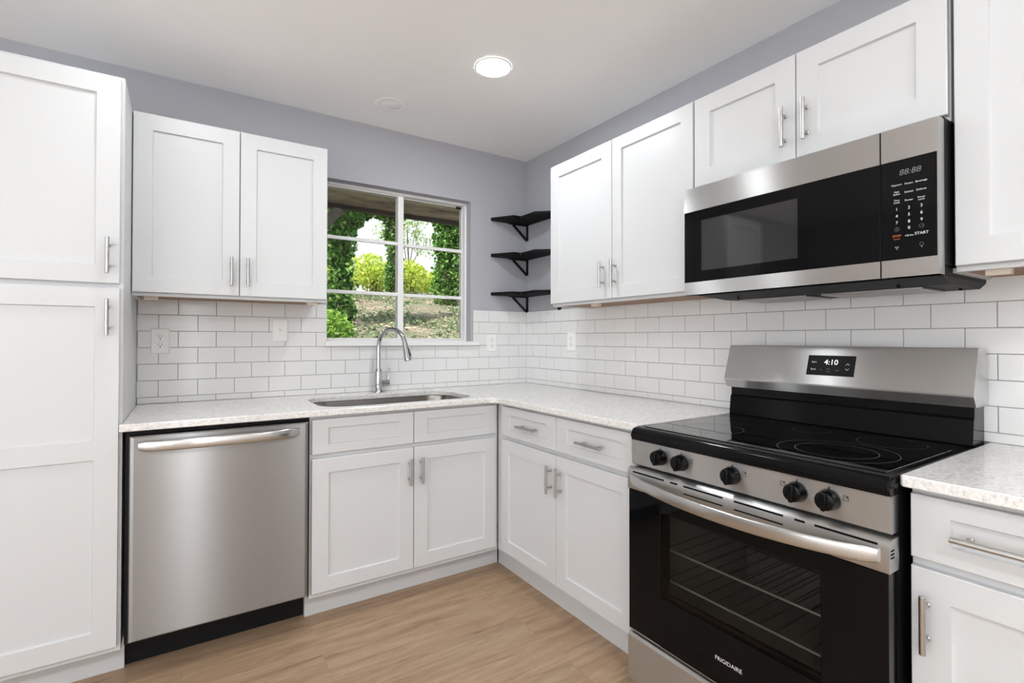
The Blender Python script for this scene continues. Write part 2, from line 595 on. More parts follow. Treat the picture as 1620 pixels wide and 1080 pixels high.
def pull(parent, F, u, v, length, vertical, w0, name='handle', label='brushed nickel bar handle'):
    """bar pull with two posts standing on the surface at depth w0"""
    bm = NB()
    r = 0.0062
    off = w0 + 0.031
    n = 14
    h = length / 2
    if vertical:
        tube(bm, [F(u, v - h, off), F(u, v - h + 0.001, off), F(u, v + h - 0.001, off), F(u, v + h, off)], [r - 0.001, r, r, r - 0.001], n)
    else:
        tube(bm, [F(u - h, v, off), F(u - h + 0.001, v, off), F(u + h - 0.001, v, off), F(u + h, v, off)], [r - 0.001, r, r, r - 0.001], n)
    for s in (-1, 1):
        d = s * (h - 0.026)
        pu, pv = (u, v + d) if vertical else (u + d, v)
        tube(bm, [F(pu, pv, w0 - 0.0005), F(pu, pv, w0 + 0.004), F(pu, pv, w0 + 0.005), F(pu, pv, off)], [0.0062, 0.0062, 0.0046, 0.0046], 12)
    o = finish(name, bm, M['nickel'], parent, smooth=40)
    o['label'] = label
    return o

def door(parent, F, u0, u1, v0, v1, stile=0.062, rail=None, w0=0.0008, handle=None, name='door', hlen=0.125, vertical=True):
    bm = NB()
    shaker_bm(bm, F, u0, u1, v0, v1, stile, rail, w0=w0)
    d = finish(name, bm, M['cabinet'], parent)
    if handle:
        pull(d, F, handle[0], handle[1], hlen, vertical, w0 + 0.019)
    return d

# =================================================================== SETTING
CEIL = 2.4435
def wall_shell():
    bm = NB()
    box(bm, -4.6, 0.16, -5.1, 0.16, -0.06, 0.0)
    struct('floor', bm, M['floor'], label='oak coloured plank floor')
    bm = NB()
    box(bm, -4.76, 0.16, -5.26, 0.16, CEIL, CEIL + 0.08)
    struct('ceiling', bm, M['ceiling'], label='plain off-white ceiling')
    bm = NB()
    wx0, wx1, wz0, wz1 = -1.335, -0.440, 1.185, 2.100
    box(bm, -4.76, wx0, 0.0, 0.16, 0, CEIL)
    box(bm, wx1, 0.16, 0.0, 0.16, 0, CEIL)
    box(bm, wx0, wx1, 0.0, 0.16, 0, wz0)
    box(bm, wx0, wx1, 0.0, 0.16, wz1, CEIL)
    struct('wall_back', bm, M['wall'], label='grey painted wall with the window')
    bm = NB()
    box(bm, 0.0, 0.16, -5.26, -0.0002, 0, CEIL)
    struct('wall_right', bm, M['wall'], label='grey painted wall behind the range')
    bm = NB()
    box(bm, -4.76, -4.6, -5.26, -0.0002, 0, CEIL)
    struct('wall_left', bm, M['shellwall'])
    bm = NB()
    box(bm, -4.6, -0.0002, -5.26, -5.1, 0, CEIL)
    struct('wall_front', bm, M['shellwall'])
wall_shell()

def tile_wall(name, F, rows, label):
    """rows: (v0, v1, joint offset, [(u spans)])"""
    P_, G = 0.1548, 0.0024
    bm = NB()
    gb = NB()
    for v0, v1, off, spans in rows:
        for a, b in spans:
            fbox(gb, F, a, b, v0, v1, 0.0003, 0.0042)
            k0 = int(math.floor((off - b) / P_)) - 1
            k1 = int(math.ceil((off - a) / P_)) + 1
            for k in range(k0, k1 + 1):
                hi = off - k * P_
                lo = hi - P_
                lo2, hi2 = max(lo + G / 2, a), min(hi - G / 2, b)
                if hi2 - lo2 < 0.004:
                    continue
                e = 0.0010
                vv0, vv1 = v0 + G / 2, v1 - G / 2
                if vv1 - vv0 < 0.004: continue
                R = lambda i: rect(lo2 + i, hi2 - i, vv0 + i, vv1 - i)
                rings(bm, F, [(R(0), 0.0043), (R(0), 0.0062), (R(e), 0.0070)], (False, True))
    o = struct(name, bm, M['tile'], label=label)
    g = finish('grout', gb, M['grout'], o)
    return o
RB = [0.9440 + 0.0763 * k for k in range(7)]
rows_b, rows_r = [], []
rows_b.append((0.9142, RB[0], -0.149, [(-2.163, -0.008)]))
rows_r.append((0.9142, RB[0], -0.161, [(-2.72, -0.0002)]))
for k in range(6):
    odd = (5 - k) % 2
    sp = [(-2.163, -0.008)] if RB[k + 1] < 1.18 else [(-2.163, -1.336), (-0.423, -0.008)]
    rows_b.append((RB[k], RB[k + 1], -0.0700 if odd else -0.149, sp))
    rows_r.append((RB[k], RB[k + 1], -0.0785 if odd else -0.161, [(-2.72, -0.0002)]))
tile_wall('trim_1', FB(0.0), rows_b, 'white subway tile backsplash along the sink wall')
tile_wall('trim_2', FR(0.0), rows_r, 'white subway tile backsplash along the range wall')

# window (slider with a fixed and a sliding sash, each cut in three by two muntins)
def window():
    root = link(bpy.data.objects.new('window_1', None))
    root.location = (-0.8875, 0.09, 1.185)
    WL[root.name] = Vector(root.location)
    root['kind'] = 'structure'
    root['label'] = 'white sliding window over the sink'
    F = FB(0.105)
    x0, x1, z0, z1 = -1.334, -0.441, 1.1865, 2.0985
    jl, jr = 0.012, 0.014
    bm = NB()
    fbox(bm, F, x0, x0 + jl, z0, z1, -0.03, 0.052, 0.002)
    fbox(bm, F, x1 - jr, x1, z0, z1, -0.03, 0.052, 0.002)
    fbox(bm, F, x0 + jl, x1 - jr, z1 - 0.018, z1, -0.03, 0.052, 0.002)
    fbox(bm, F, x0 + jl, x1 - jr, z0, z0 + 0.022, -0.03, 0.052, 0.002)
    finish('window_frame', bm, M['winpaint'], root)
    xm0, xm1 = -0.9045, -0.868
    for nm, a, b, w in (('left', x0 + jl, xm1, 0.020), ('right', xm0, x1 - jr, -0.006)):
        bm = NB()
        za, zb = z0 + 0.0225, z1 - 0.0185
        t = 0.010
        la = 0.006 if nm == 'left' else 0.0365
        lb = 0.0365 if nm == 'left' else 0.006
        fbox(bm, F, a + .0005, a + la, za, zb, w, w + 0.022, 0.0015)
        fbox(bm, F, b - lb, b - .0005, za, zb, w, w + 0.022, 0.0015)
        fbox(bm, F, a + la, b - lb, za, za + t, w, w + 0.022, 0.0015)
        fbox(bm, F, a + la, b - lb, zb - 0.006, zb, w, w + 0.022, 0.0015)
        for zm in (1.790, 1.483):
            fbox(bm, F, a + la, b - lb, zm - 0.010, zm + 0.010, w + 0.002, w + 0.020, 0.0015)
        s = finish('window_sash', bm, M['winpaint'], root)
        bm = NB()
        fbox(bm, F, a + 0.005, b - 0.005, za + 0.004, zb - 0.004, w + 0.009, w + 0.013)
        finish('glass', bm, M['pane'], s)
    bm = NB()
    fbox(bm, F, -0.502, -0.470, 2.064, 2.076, 0.014, 0.026, 0.001)
    finish('latch', bm, M['blackmatte'], root)
    bm = NB()
    fbox(bm, F, -0.700, -0.560, 1.2087, 1.2160, 0.040, 0.055, 0.002)
    fbox(bm, F, -0.640, -0.610, 1.2160, 1.2230, 0.042, 0.052, 0.002)
    finish('sash_lock', bm, M['winpaint'], root)
    # sill board
    bm = NB()
    box(bm, -1.345, -0.395, -0.030, -0.0075, 1.1735, 1.1985, 0.002)
    box(bm, -1.334, -0.441, -0.0075, 0.052, 1.1855, 1.1985, 0.001)
    finish('window_sill', bm, M['winpaint'], root)
window()

# =================================================================== CABINETS
# pantry
def pantry():
    t = thing('pantry_cabinet', 'tall white two-door pantry cabinet at the left edge, standing beside the dishwasher', 'cabinet', (-2.386, -0.3, 0))
    F = FB(-0.600)
    bm = NB()
    box(bm, -2.620, -2.1640, -0.600, -0.0005, 0.115, 2.143, 0.0015)
    finish('body', bm, M['cabinet'], t)
    bm = NB()
    box(bm, -2.620, -2.1600, -0.508, -0.02, 0.0, 0.1145, 0.001)
    finish('toe_kick', bm, M['cabinet'], t)
    door(t, F, -2.614, -2.174, 1.407, 2.130, 0.066, 0.062, handle=(-2.2055, 1.502))
    bm = NB()
    two_panel_bm(bm, F, -2.614, -2.174, 0.138, 0.829, 1.391, 0.066, 0.066, 0.066)
    d = finish('door', bm, M['cabinet'], t)
    pull(d, F, -2.2055, 1.288, 0.125, True, 0.019)
pantry()

def wall_cab(label, F, wallcoord, u0, u1, z0, z1, doors, blocks=(), deep=0.305, side='B'):
    """doors: list of (u0,u1,stile,handle)"""
    um = (u0 + u1) / 2
    base = F(um, z0, -deep / 2)
    t = thing('wall_cabinet', label, 'cabinet', base)
    bm = NB()
    fbox(bm, F, u0, u1, z0 + 0.013, z1, -deep + 0.0005, 0, 0.001)
    # bottom rail and side lips hanging below the floor panel
    fbox(bm, F, u0, u1, z0, z0 + 0.0128, -0.020, 0, 0.0008)
    for a, b in ((u0, u0 + 0.014), (u1 - 0.014, u1)):
        fbox(bm, F, a, b, z0, z0 + 0.0128, -deep + 0.009, -0.0205, 0.0008)
    finish('body', bm, M['cabinet'], t)
    bm = NB()
    fbox(bm, F, u0 + 0.0145, u1 - 0.0145, z0 + 0.006, z0 + 0.0127, -deep + 0.009, -0.0207)
    o = finish('bottom_panel', bm, M['underwood'], t)
    o['label'] = 'bare brown plywood underside'
    for bu in blocks:
        bm = NB()
        fbox(bm, F, bu - 0.024, bu + 0.024, z0 - 0.012, z0 + 0.0058, -0.060, -0.034, 0.001)
        o = finish('mounting_block', bm, M['block'], t)
        o['label'] = 'small pale wooden block under the cabinet'
    for d in doors:
        door(t, F, d[0], d[1], z0 + 0.014, z1 - 0.008, d[2], handle=d[3], hlen=d[4] if len(d) > 4 else 0.125)
    return t

wall_cab('white two-door wall cabinet left of the window, above the dishwasher', FB(-0.305), 0, -2.1625, -1.402, 1.390, 2.143,
         [(-2.1600, -1.7805, 0.064, (-1.8115, 1.508)), (-1.7770, -1.405, 0.064, (-1.7475, 1.508))], blocks=(-2.10, -1.46))
wall_cab('white two-door wall cabinet between the black corner shelves and the microwave', FR(-0.305), 0, -0.690, -1.6035, 1.390, 2.151,
         [(-0.693, -1.1555, 0.066, (-1.104, 1.518)), (-1.1590, -1.601, 0.058, (-1.181, 1.518))], blocks=(-0.98,))
wall_cab('short white two-door cabinet mounted directly above the microwave', FR(-0.305), 0, -1.6055, -2.3825, 1.7865, 2.151,
         [(-1.6085, -1.9925, 0.066, (-1.963, 1.908), 0.132), (-1.9960, -2.3800, 0.066, (-2.031, 1.912), 0.132)])
wall_cab('white wall cabinet right of the microwave, cut off by the right edge', FR(-0.305), 0, -2.3905, -2.700, 1.390, 2.151,
         [(-2.3935, -2.697, 0.066, (-2.664, 1.508))], blocks=(-2.462,))

def base_cab(label, F, u0, u1, fronts, deep=0.600, toe=(0.0, 0.0), toe_w=-0.075, name='base_cabinet', hollow=False):
    um = (u0 + u1) / 2
    t = thing(name, label, 'cabinet', F(um, 0, -deep / 2))
    bm = NB()
    if hollow:
        fbox(bm, F, u0, u0 + 0.018, 0.115, 0.8865, -deep + 0.0005, -0.0205)
        fbox(bm, F, u1 - 0.018, u1, 0.115, 0.8865, -deep + 0.0005, -0.0205)
        fbox(bm, F, u0 + 0.0185, u1 - 0.0185, 0.115, 0.8865, -deep + 0.0005, -deep + 0.008)
        fbox(bm, F, u0 + 0.0185, u1 - 0.0185, 0.115, 0.133, -deep + 0.0085, -0.0205)
        fbox(bm, F, u0, u1, 0.115, 0.8865, -0.020, 0, 0.001)
    else:
        fbox(bm, F, u0, u1, 0.115, 0.8865, -deep + 0.0005, 0, 0.001)
    finish('body', bm, M['cabinet'], t)
    bm = NB()
    fbox(bm, F, u0 + toe[0], u1 + toe[1], 0.0, 0.1145, toe_w - 0.40, toe_w, 0.001)
    finish('toe_kick', bm, M['cabinet'], t)
    for kind, a, b, v0, v1, st, rl, h in fronts:
        if kind == 'door':
            door(t, F, a, b, v0, v1, st, rl, handle=h)
        elif kind == 'drawer':
            door(t, F, a, b, v0, v1, st, rl, handle=h, name='drawer', vertical=False, hlen=0.150)
        else:
            door(t, F, a, b, v0, v1, st, rl, name='false_drawer_front')
    return t

DZ0, DZ1, RZ0, RZ1 = 0.138, 0.7045, 0.7245, 0.8720
base_cab('white sink base cabinet under the sink, with two doors and two false drawer fronts', FB(-0.600), -1.536, -0.6035,
         [('false', -1.529, -1.0765, RZ0, RZ1, 0.066, 0.038, None), ('false', -1.0730, -0.6225, RZ0, RZ1, 0.066, 0.038, None),
          ('door', -1.529, -1.0765, DZ0, DZ1, 0.068, 0.062, (-1.100, 0.598)), ('door', -1.0730, -0.6225, DZ0, DZ1, 0.068, 0.062, (-1.042, 0.598))],
         toe=(0.0, 0.055), toe_w=-0.088, name='sink_base_cabinet', hollow=True)
base_cab('white two-door two-drawer base cabinet between the inside corner and the range', FR(-0.600), -0.6012, -1.6055,
         [('drawer', -0.668, -1.1130, RZ0, RZ1, 0.068, 0.040, (-0.912, 0.793)), ('drawer', -1.1165, -1.5780, RZ0, RZ1, 0.068, 0.040, (-1.352, 0.793)),
          ('door', -0.668, -1.1130, DZ0, DZ1, 0.062, 0.062, (-1.084, 0.598)), ('door', -1.1165, -1.5780, DZ0, DZ1, 0.066, 0.062, (-1.152, 0.598))],
         toe=(0.0868, 0.0), toe_w=-0.057)
base_cab('white base cabinet right of the range, with one drawer over one door', FR(-0.600), -2.3905, -2.700,
         [('drawer', -2.3935, -2.697, RZ0 + 0.008, RZ1, 0.070, 0.040, (-2.545, 0.800)), ('door', -2.3935, -2.697, DZ0, DZ1 + 0.008, 0.070, 0.062, (-2.4235, 0.600))],
         toe=(0.0, 0.0), toe_w=-0.057)

# countertops
SINK = rrect(-1.475, -0.705, -0.578, -0.150, 0.115, 10)
def counters():
    r = 0.055
    arc = []
    cx, cy = -0.645 - r, -0.645 - r
    # inside corner, rounded
    for k in range(9):
        a = math.radians(90 - 90 * k / 8)
        arc.append((cx + r * math.cos(a), cy + r * math.sin(a)))
    outer = [(-2.1630, -0.0005), (-2.1630, -0.6205), (-2.1700, -0.6215), (-2.1700, -0.640), (-2.165, -0.645)]
    outer += arc + [(-0.645, -1.6120), (-0.0005, -1.6120), (-0.0005, -0.0005)]
    bm = NB()
    plate(bm, outer[::-1], [SINK], 0.8880, 0.9140, 0.0025)
    o = finish('countertop', bm, M['quartz'])
    tag(o, 'speckled white stone countertop in an L around the sink corner', 'countertop')
    bm = NB()
    o2 = [(-0.0005, -2.3825), (-0.640, -2.3825), (-0.645, -2.3875), (-0.645, -2.72), (-0.0005, -2.72)]
    plate(bm, o2, [], 0.8880, 0.9140, 0.0025)
    o = finish('countertop', bm, M['quartz'])
    tag(o, 'short speckled white stone countertop right of the range', 'countertop')
counters()

# sink
def sink():
    t = thing('sink', 'stainless steel undermount sink basin set in the countertop below the window', 'sink', (-1.09, -0.364, 0.69))
    bm = NB()
    loops = []
    prof = [(-0.018, 0.8872), (0.004, 0.8872), (0.006, 0.880), (0.010, 0.74), (0.022, 0.712), (0.045, 0.700), (0.12, 0.697)]
    def off(d, r):
        return rrect(-1.475 + d, -0.705 - d, -0.578 + d, -0.150 - d, r, 10)
    inner = [(off(d, max(0.03, 0.115 - d)), z) for d, z in prof]
    outer = [(off(d - 0.002, max(0.03, 0.115 - d)), z - 0.002) for d, z in prof][::-1]
    rings(bm, FW, outer + inner, (True, True))
    finish('basin', bm, M['sinksteel'], t, smooth=40)
    bm = NB()
    F = FW
    rings(bm, F, [(circ(-1.09, -0.36, 0.055, 28), 0.6972), (circ(-1.09, -0.36, 0.053, 28), 0.7005), (circ(-1.09, -0.36, 0.040, 28), 0.6990), (circ(-1.09, -0.36, 0.036, 28), 0.6975)])
    finish('drain', bm, M['chrome'], t, smooth=40)
sink()

# faucet
def faucet():
    bx, by = -1.066, -0.072
    t = thing('faucet', 'tall chrome gooseneck faucet behind the sink, spray head hanging over the basin', 'faucet', (bx, by, 0.914))
    bm = NB()
    prof = [(0.028, 0.9142), (0.028, 0.919), (0.0245, 0.924), (0.020, 0.928), (0.0205, 0.955), (0.0200, 1.030), (0.0180, 1.040), (0.0145, 1.045)]
    rings(bm, FW, [(circ(bx, by, r, 28), z) for r, z in prof])
    finish('base', bm, M['chrome'], t, smooth=50)
    dx, dy = 0.46, -0.888
    R = 0.098
    pts = [(bx, by, 1.043), (bx, by, 1.10), (bx, by, 1.165)]
    for k in range(1, 17):
        a = math.radians(172 * k / 16)
        h = R - R * math.cos(a)
        pts.append((bx + dx * h, by + dy * h, 1.170 + R * math.sin(a)))
    bm = NB()
    tube(bm, pts, 0.0118, 18)
    finish('spout', bm, M['chrome'], t, smooth=60)
    e = Vector(pts[-1])
    d = (e - Vector(pts[-2])).normalized()
    bm = NB()
    tube(bm, [e - d * 0.008, e - d * 0.001, e + d * 0.004, e + d * 0.03, e + d * 0.075, e + d * 0.088, e + d * 0.090],
         [0.0130, 0.0140, 0.0140, 0.0155, 0.0195, 0.0200, 0.0175], 20)
    hd = finish('spray_head', bm, M['chrome'], t, smooth=50)
    bm = NB()
    c = e + d * 0.045
    side = Vector((0.93, 0.05, 0)).normalized()
    side = (side - d * side.dot(d)).normalized()
    fw_ = Vector((-0.2, -1, 0)).normalized()
    o_ = (side * 0.9 + fw_ * 0.45).normalized()
    o_ = (o_ - d * o_.dot(d)).normalized()
    cr = d.cross(o_)
    pts8 = [(-0.008, -0.022), (0.008, -0.022), (0.0095, 0), (0.0095, 0.022), (-0.0095, 0.022), (-0.0095, 0)]
    rings(bm, lambda u, v, w: c + cr * u + d * v + o_ * (w + 0.0025 * v / 0.018), [(pts8, 0.012), (pts8, 0.0185), ([(u * .8, v * .9) for u, v in pts8], 0.020)])
    finish('button', bm, M['blackplastic'], hd)
    bm = NB()
    tube(bm, [(bx + 0.012, by, 0.966), (bx + 0.052, by, 0.966), (bx + 0.053, by, 0.966), (bx + 0.060, by, 0.966), (bx + 0.062, by, 0.966)], [0.0150, 0.0150, 0.0165, 0.0165, 0.014], 20)
    finish('valve', bm, M['chrome'], t, smooth=50)
    bm = NB()
    tube(bm, [(bx + 0.056, by, 0.976), (bx + 0.058, by - 0.002, 0.995), (bx + 0.062, by - 0.004, 1.025), (bx + 0.060, by - 0.005, 1.050)], [0.006, 0.0048, 0.0042, 0.0035], 12)
    finish('lever', bm, M['chrome'], t, smooth=50)
faucet()

# =================================================================== DISHWASHER
def dishwasher():
    t = thing('dishwasher', 'stainless steel dishwasher between the pantry and the sink cabinet', 'dishwasher', (-1.846, -0.32, 0))
    bm = NB()
    box(bm, -2.155, -1.5375, -0.598, -0.03, 0.128, 0.880, 0.001)
    finish('body', bm, M['blackmatte'], t)
    bm = NB()
    box(bm, -2.158, -1.5375, -0.492, -0.05, 0.002, 0.1275, 0.001)
    finish('toe_kick', bm, M['blackmatte'], t)
    F = FB(-0.600)
    bm = NB()
    # front skin, sides rolled back
    prof = [(0.0, 0.0), (0.0, 0.022), (0.004, 0.030), (0.014, 0.034)]
    u0, u1, v0, v1 = -2.1430, -1.5450, 0.142, 0.868
    rings(bm, F, [(rect(u0 + i, u1 - i, v0 + i * 0.5, v1 - i * 0.5), w) for i, w in prof])
    d = finish('door', bm, M['steeldw'], t, smooth=12)
    # bowed handle, its ends meeting the door
    bm = NB()
    n = 24
    a0, a1 = -2.116, -1.582
    loops = []
    for k in range(n + 1):
        s = k / n
        u = a0 + (a1 - a0) * s
        bow = 0.040 * (1 - (2 * s - 1) ** 4) ** 0.9 + 0.006
        hh = 0.0190 * (1.0 if 0.02 < s < 0.98 else 0.75)
        zc = 0.832
        sec = []
        for m_ in range(12):
            a = 2 * PI * m_ / 12
            sec.append((math.copysign(abs(math.cos(a)) ** 0.7, math.cos(a)) * 0.0065, math.copysign(abs(math.sin(a)) ** 0.7, math.sin(a)) * hh))
        loops.append([bm.verts.new(F(u, zc + q[1], 0.034 + bow - 0.0060 + q[0])) for q in sec])
    for a, b in zip(loops[:-1], loops[1:]):
        for k in range(12):
            bm.faces.new((a[k], a[(k + 1) % 12], b[(k + 1) % 12], b[k]))
    bm.faces.new(loops[0]); bm.faces.new(loops[-1])
    finish('handle', bm, M['steelhandle'], d, smooth=50)
dishwasher()

# =================================================================== RANGE
def text_bm(bm, s, size, F, u, v, w, sgn=-1, thick=0.0003, align='CENTER', shear=0.0):
    """flat raised lettering; sgn = -1 when u decreases to the reader's right"""
    c = bpy.data.curves.new('t', 'FONT')
    c.body = s
    c.size = size
    c.align_x = align
    c.align_y = 'CENTER'
    c.resolution_u = 3
    c.shear = shear
    o = bpy.data.objects.new('t', c)
    COL.objects.link(o)
    dg = bpy.context.evaluated_depsgraph_get()
    me = bpy.data.meshes.new_from_object(o.evaluated_get(dg))
    vv = [bm.verts.new(F(u + sgn * p.co.x, v + p.co.y, w + thick)) for p in me.vertices]
    for f in me.polygons:
        try:
            bm.faces.new([vv[i] for i in f.vertices])
        except ValueError:
            pass
    bpy.data.objects.remove(o)
    bpy.data.curves.remove(c)
    bpy.data.meshes.remove(me)

def ext_y(bm, prof, y0, y1):
    """extrude an (x, z) profile along y"""
    a = [bm.verts.new((x, y0, z)) for x, z in prof]
    b = [bm.verts.new((x, y1, z)) for x, z in prof]
    n = len(prof)
    for i in range(n):
        bm.faces.new((a[i], a[(i + 1) % n], b[(i + 1) % n], b[i]))
    bm.faces.new(a)
    bm.faces.new(b)

def ring_mark(bm, cx, cy, r, z, w=0.0022, n=64):
    for k in range(n):
        a0, a1 = 2 * PI * k / n, 2 * PI * (k + 1) / n
        bm.faces.new([bm.verts.new((cx + rr * math.cos(a), cy + rr * math.sin(a), z)) for rr, a in ((r, a0), (r, a1), (r - w, a1), (r - w, a0))])

def kitchen_range():
    yl, yr = -1.6155, -2.3775
    yc = (yl + yr) / 2
    t = thing('range', 'black and stainless steel electric range with five black knobs', 'stove', (-0.35, yc, 0))
    FX = lambda x: FR(x)
    # body with an oven cavity open to the front
    bm = NB()
    box(bm, -0.640, -0.020, yr + 0.004, yr + 0.030, 0.03, 0.895)
    box(bm, -0.640, -0.020, yl - 0.030, yl - 0.004, 0.03, 0.895)
    box(bm, -0.060, -0.020, yr + 0.0305, yl - 0.0305, 0.03, 0.895)
    box(bm, -0.640, -0.0605, yr + 0.0305, yl - 0.0305, 0.70, 0.895)
    box(bm, -0.640, -0.0605, yr + 0.0305, yl - 0.0305, 0.03, 0.24)
    finish('body', bm, M['blackmatte'], t)
    bm = NB()
    ca, cb = yr + 0.085, yl - 0.085
    box(bm, -0.635, -0.070, yr + 0.031, ca, 0.2405, 0.6995)
    box(bm, -0.635, -0.070, cb, yl - 0.031, 0.2405, 0.6995)
    box(bm, -0.130, -0.070, ca, cb, 0.2405, 0.6995)
    box(bm, -0.635, -0.1305, ca, cb, 0.2405, 0.262)
    finish('oven_cavity', bm, M['ovencavity'], t)
    for zr in (0.512, 0.410):
        bm = NB()
        tube(bm, [(-0.150, ca + 0.003, zr), (-0.150, cb - 0.003, zr)], 0.0032, 8)
        for k in range(13):
            yy = ca + 0.02 + (cb - ca - 0.04) * k / 12
            tube(bm, [(-0.618, yy, zr + 0.0045), (-0.145, yy, zr + 0.0045)], 0.0018, 6)
        rk = finish('oven_rack', bm, M['rackrod'], t, smooth=60)
        bm = NB()
        tube(bm, [(-0.622, ca + 0.003, zr), (-0.622, cb - 0.003, zr)], 0.0034, 8)
        finish('front_rail', bm, M['rackrail'], rk, smooth=60)
    # cooktop
    bm = NB()
    prof = [(-0.060, 0.8952), (-0.060, 0.910), (-0.648, 0.910), (-0.668, 0.909), (-0.678, 0.905), (-0.683, 0.897), (-0.684, 0.882), (-0.683, 0.869), (-0.640, 0.869), (-0.640, 0.8952)]
    ext_y(bm, prof, yl, yr)
    bmesh.ops.bevel(bm, geom=[e for e in bm.edges if len(e.link_faces) == 2 and abs(e.verts[0].co.y - e.verts[1].co.y) < 1e-6 and e.verts[0].co.z > 0.89 or (abs(e.verts[0].co.y - e.verts[1].co.y) < 1e-6 and e.verts[0].co.x < -0.66 and e.verts[1].co.x < -0.66)], offset=0.005, segments=3, affect='EDGES')
    ck = finish('cooktop', bm, M['blackgloss'], t, smooth=40)
    bm = NB()
    box(bm, -0.640, -0.135, yr + 0.022, yl - 0.022, 0.9101, 0.9125, 0.0010)
    gl = finish('glass_top', bm, M['cooktopglass'], ck)
    bm = NB()
    z = 0.91265
    for cx, cy, r in ((-0.495, -2.185, 0.142), (-0.495, -2.185, 0.098), (-0.480, -1.795, 0.098), (-0.245, -1.785, 0.075), (-0.250, -2.225, 0.085), (-0.235, -1.995, 0.055)):
        bm = NB()
        ring_mark(bm, cx, cy, r, z)
        finish('burner_ring', bm, M['ringmark'], gl)
    # control panel under the cooktop lip
    bm = NB()
    prof = [(-0.640, 0.784), (-0.674, 0.784), (-0.678, 0.787), (-0.679, 0.868), (-0.640, 0.868)]
    ext_y(bm, prof, yl + 0.0, yr - 0.0)
    pn = finish('control_panel', bm, M['steel'], t)
    bm = NB()
    F = FR(-0.679)
    KY = [-1.741, -1.823, -1.997, -2.176, -2.252]
    kz = 0.829
    for ky in KY:
        fbox(bm, F, ky - 0.0012, ky + 0.0012, kz + 0.024, kz + 0.031, 0.0, 0.0004)
    for ky, s in ((KY[1], -1), (KY[2], -1), (KY[3], 1), (KY[4], -1)):
        cu, cv = ky + s * 0.036, kz + 0.012
        for a, b, c_, d_ in ((-.006, .006, -.006, -.0053), (-.006, .006, .0053, .006), (-.006, -.0053, -.006, .006), (.0053, .006, -.006, .006)):
            fbox(bm, F, cu + a, cu + b, cv + c_, cv + d_, 0.0, 0.0003)
        cyl(bm, F, cu - 0.003, cv + 0.003, 0.0017, 0.0, 0.0004, 10)
    finish('panel_markings', bm, M['dark'], pn)
    for ky in KY:
        bm = NB()
        rings(bm, F, [(circ(ky, kz, r, 32), w) for r, w in ((0.0255, 0.0006), (0.0255, 0.004), (0.0240, 0.007), (0.0232, 0.022), (0.0215, 0.027), (0.0165, 0.0285))])
        # raised grip bar across the face
        rings(bm, F, [(rrect(ky - 0.0062, ky + 0.0062, kz - 0.0225, kz + 0.0205, 0.004, 4), 0.008),
                      (rrect(ky - 0.0058, ky + 0.0058, kz - 0.0225, kz + 0.0205, 0.004, 4), 0.0325),
                      (rrect(ky - 0.0042, ky + 0.0042, kz - 0.0205, kz + 0.0185, 0.003, 4), 0.0345)])
        finish('knob', bm, M['knob'], t, smooth=35)
    # gap left open between the panel and the door
    # door: stainless trim, black frame with a window, handle
    FD = FR(-0.645)
    bm = NB()
    w1 = 0.048
    d0, d1 = 0.226, 0.7025
    wy0, wy1, wz0, wz1 = -2.237, -1.752, 0.383, 0.655
    fbox(bm, FD, yr, wy0, d0, d1, 0, w1, 0.002)
    fbox(bm, FD, wy1, yl, d0, d1, 0, w1, 0.002)
    fbox(bm, FD, wy0 - .002, wy1 + .002, d0, wz0, 0.0002, w1 - 0.0001, 0.0)
    fbox(bm, FD, wy0 - .002, wy1 + .002, wz1, d1, 0.0002, w1 - 0.0001, 0.0)
    dr = finish('oven_door', bm, M['blackglass'], t)
    bm = NB()
    fbox(bm, FD, wy0 - .001, wy1 + .001, wz0 - .001, wz1 + .001, w1 - 0.006, w1 - 0.002)
    finish('oven_window', bm, M['ovenpane'], dr)
    bm = NB()
    text_bm(bm, 'FRIGIDAIRE', 0.0165, FD, -1.992, 0.299, w1, -1, 0.0004)
    finish('lettering', bm, M['letter'], dr)
    bm = NB()
    fbox(bm, FD, yr, yl, d0 - 0.005, d0 - 0.0003, 0.0, w1 - 0.002, 0.001)
    o = finish('bottom_strip', bm, M['steel'], dr)
    # stainless trim across the top, rolled top edge
    bm = NB()
    prof = [(-0.645, 0.703), (-0.6935, 0.703), (-0.6950, 0.705), (-0.6950, 0.760), (-0.6930, 0.768), (-0.6870, 0.7735), (-0.680, 0.7755), (-0.645, 0.7755)]
    ext_y(bm, prof, yl + 0.003, yr - 0.003)
    tr_ = finish('door_trim', bm, M['steel'], dr, smooth=40)
    bm = NB()
    FT = FR(-0.695)
    for a, b in ((-1.636, -1.768), (-1.793, -1.820), (-1.843, -1.977), (-2.012, -2.149), (-2.178, -2.203), (-2.226, -2.358)):
        fbox(bm, FT, a, b, 0.7600, 0.7650, -0.004, 0.0003)
    for a, b in ((-1.843, -1.977), (-2.012, -2.149)):
        fbox(bm, FT, a, b, 0.7380, 0.7420, -0.004, 0.0003)
    for z_ in (0.750, 0.742, 0.734):
        box(bm, -0.688, -0.670, yr - 0.0034, yr, z_, z_ + 0.0035)
    finish('vent_slots', bm, M['dark'], tr_)
    bm = NB()
    n = 28
    loops = []
    a0, a1 = -1.632, -2.361
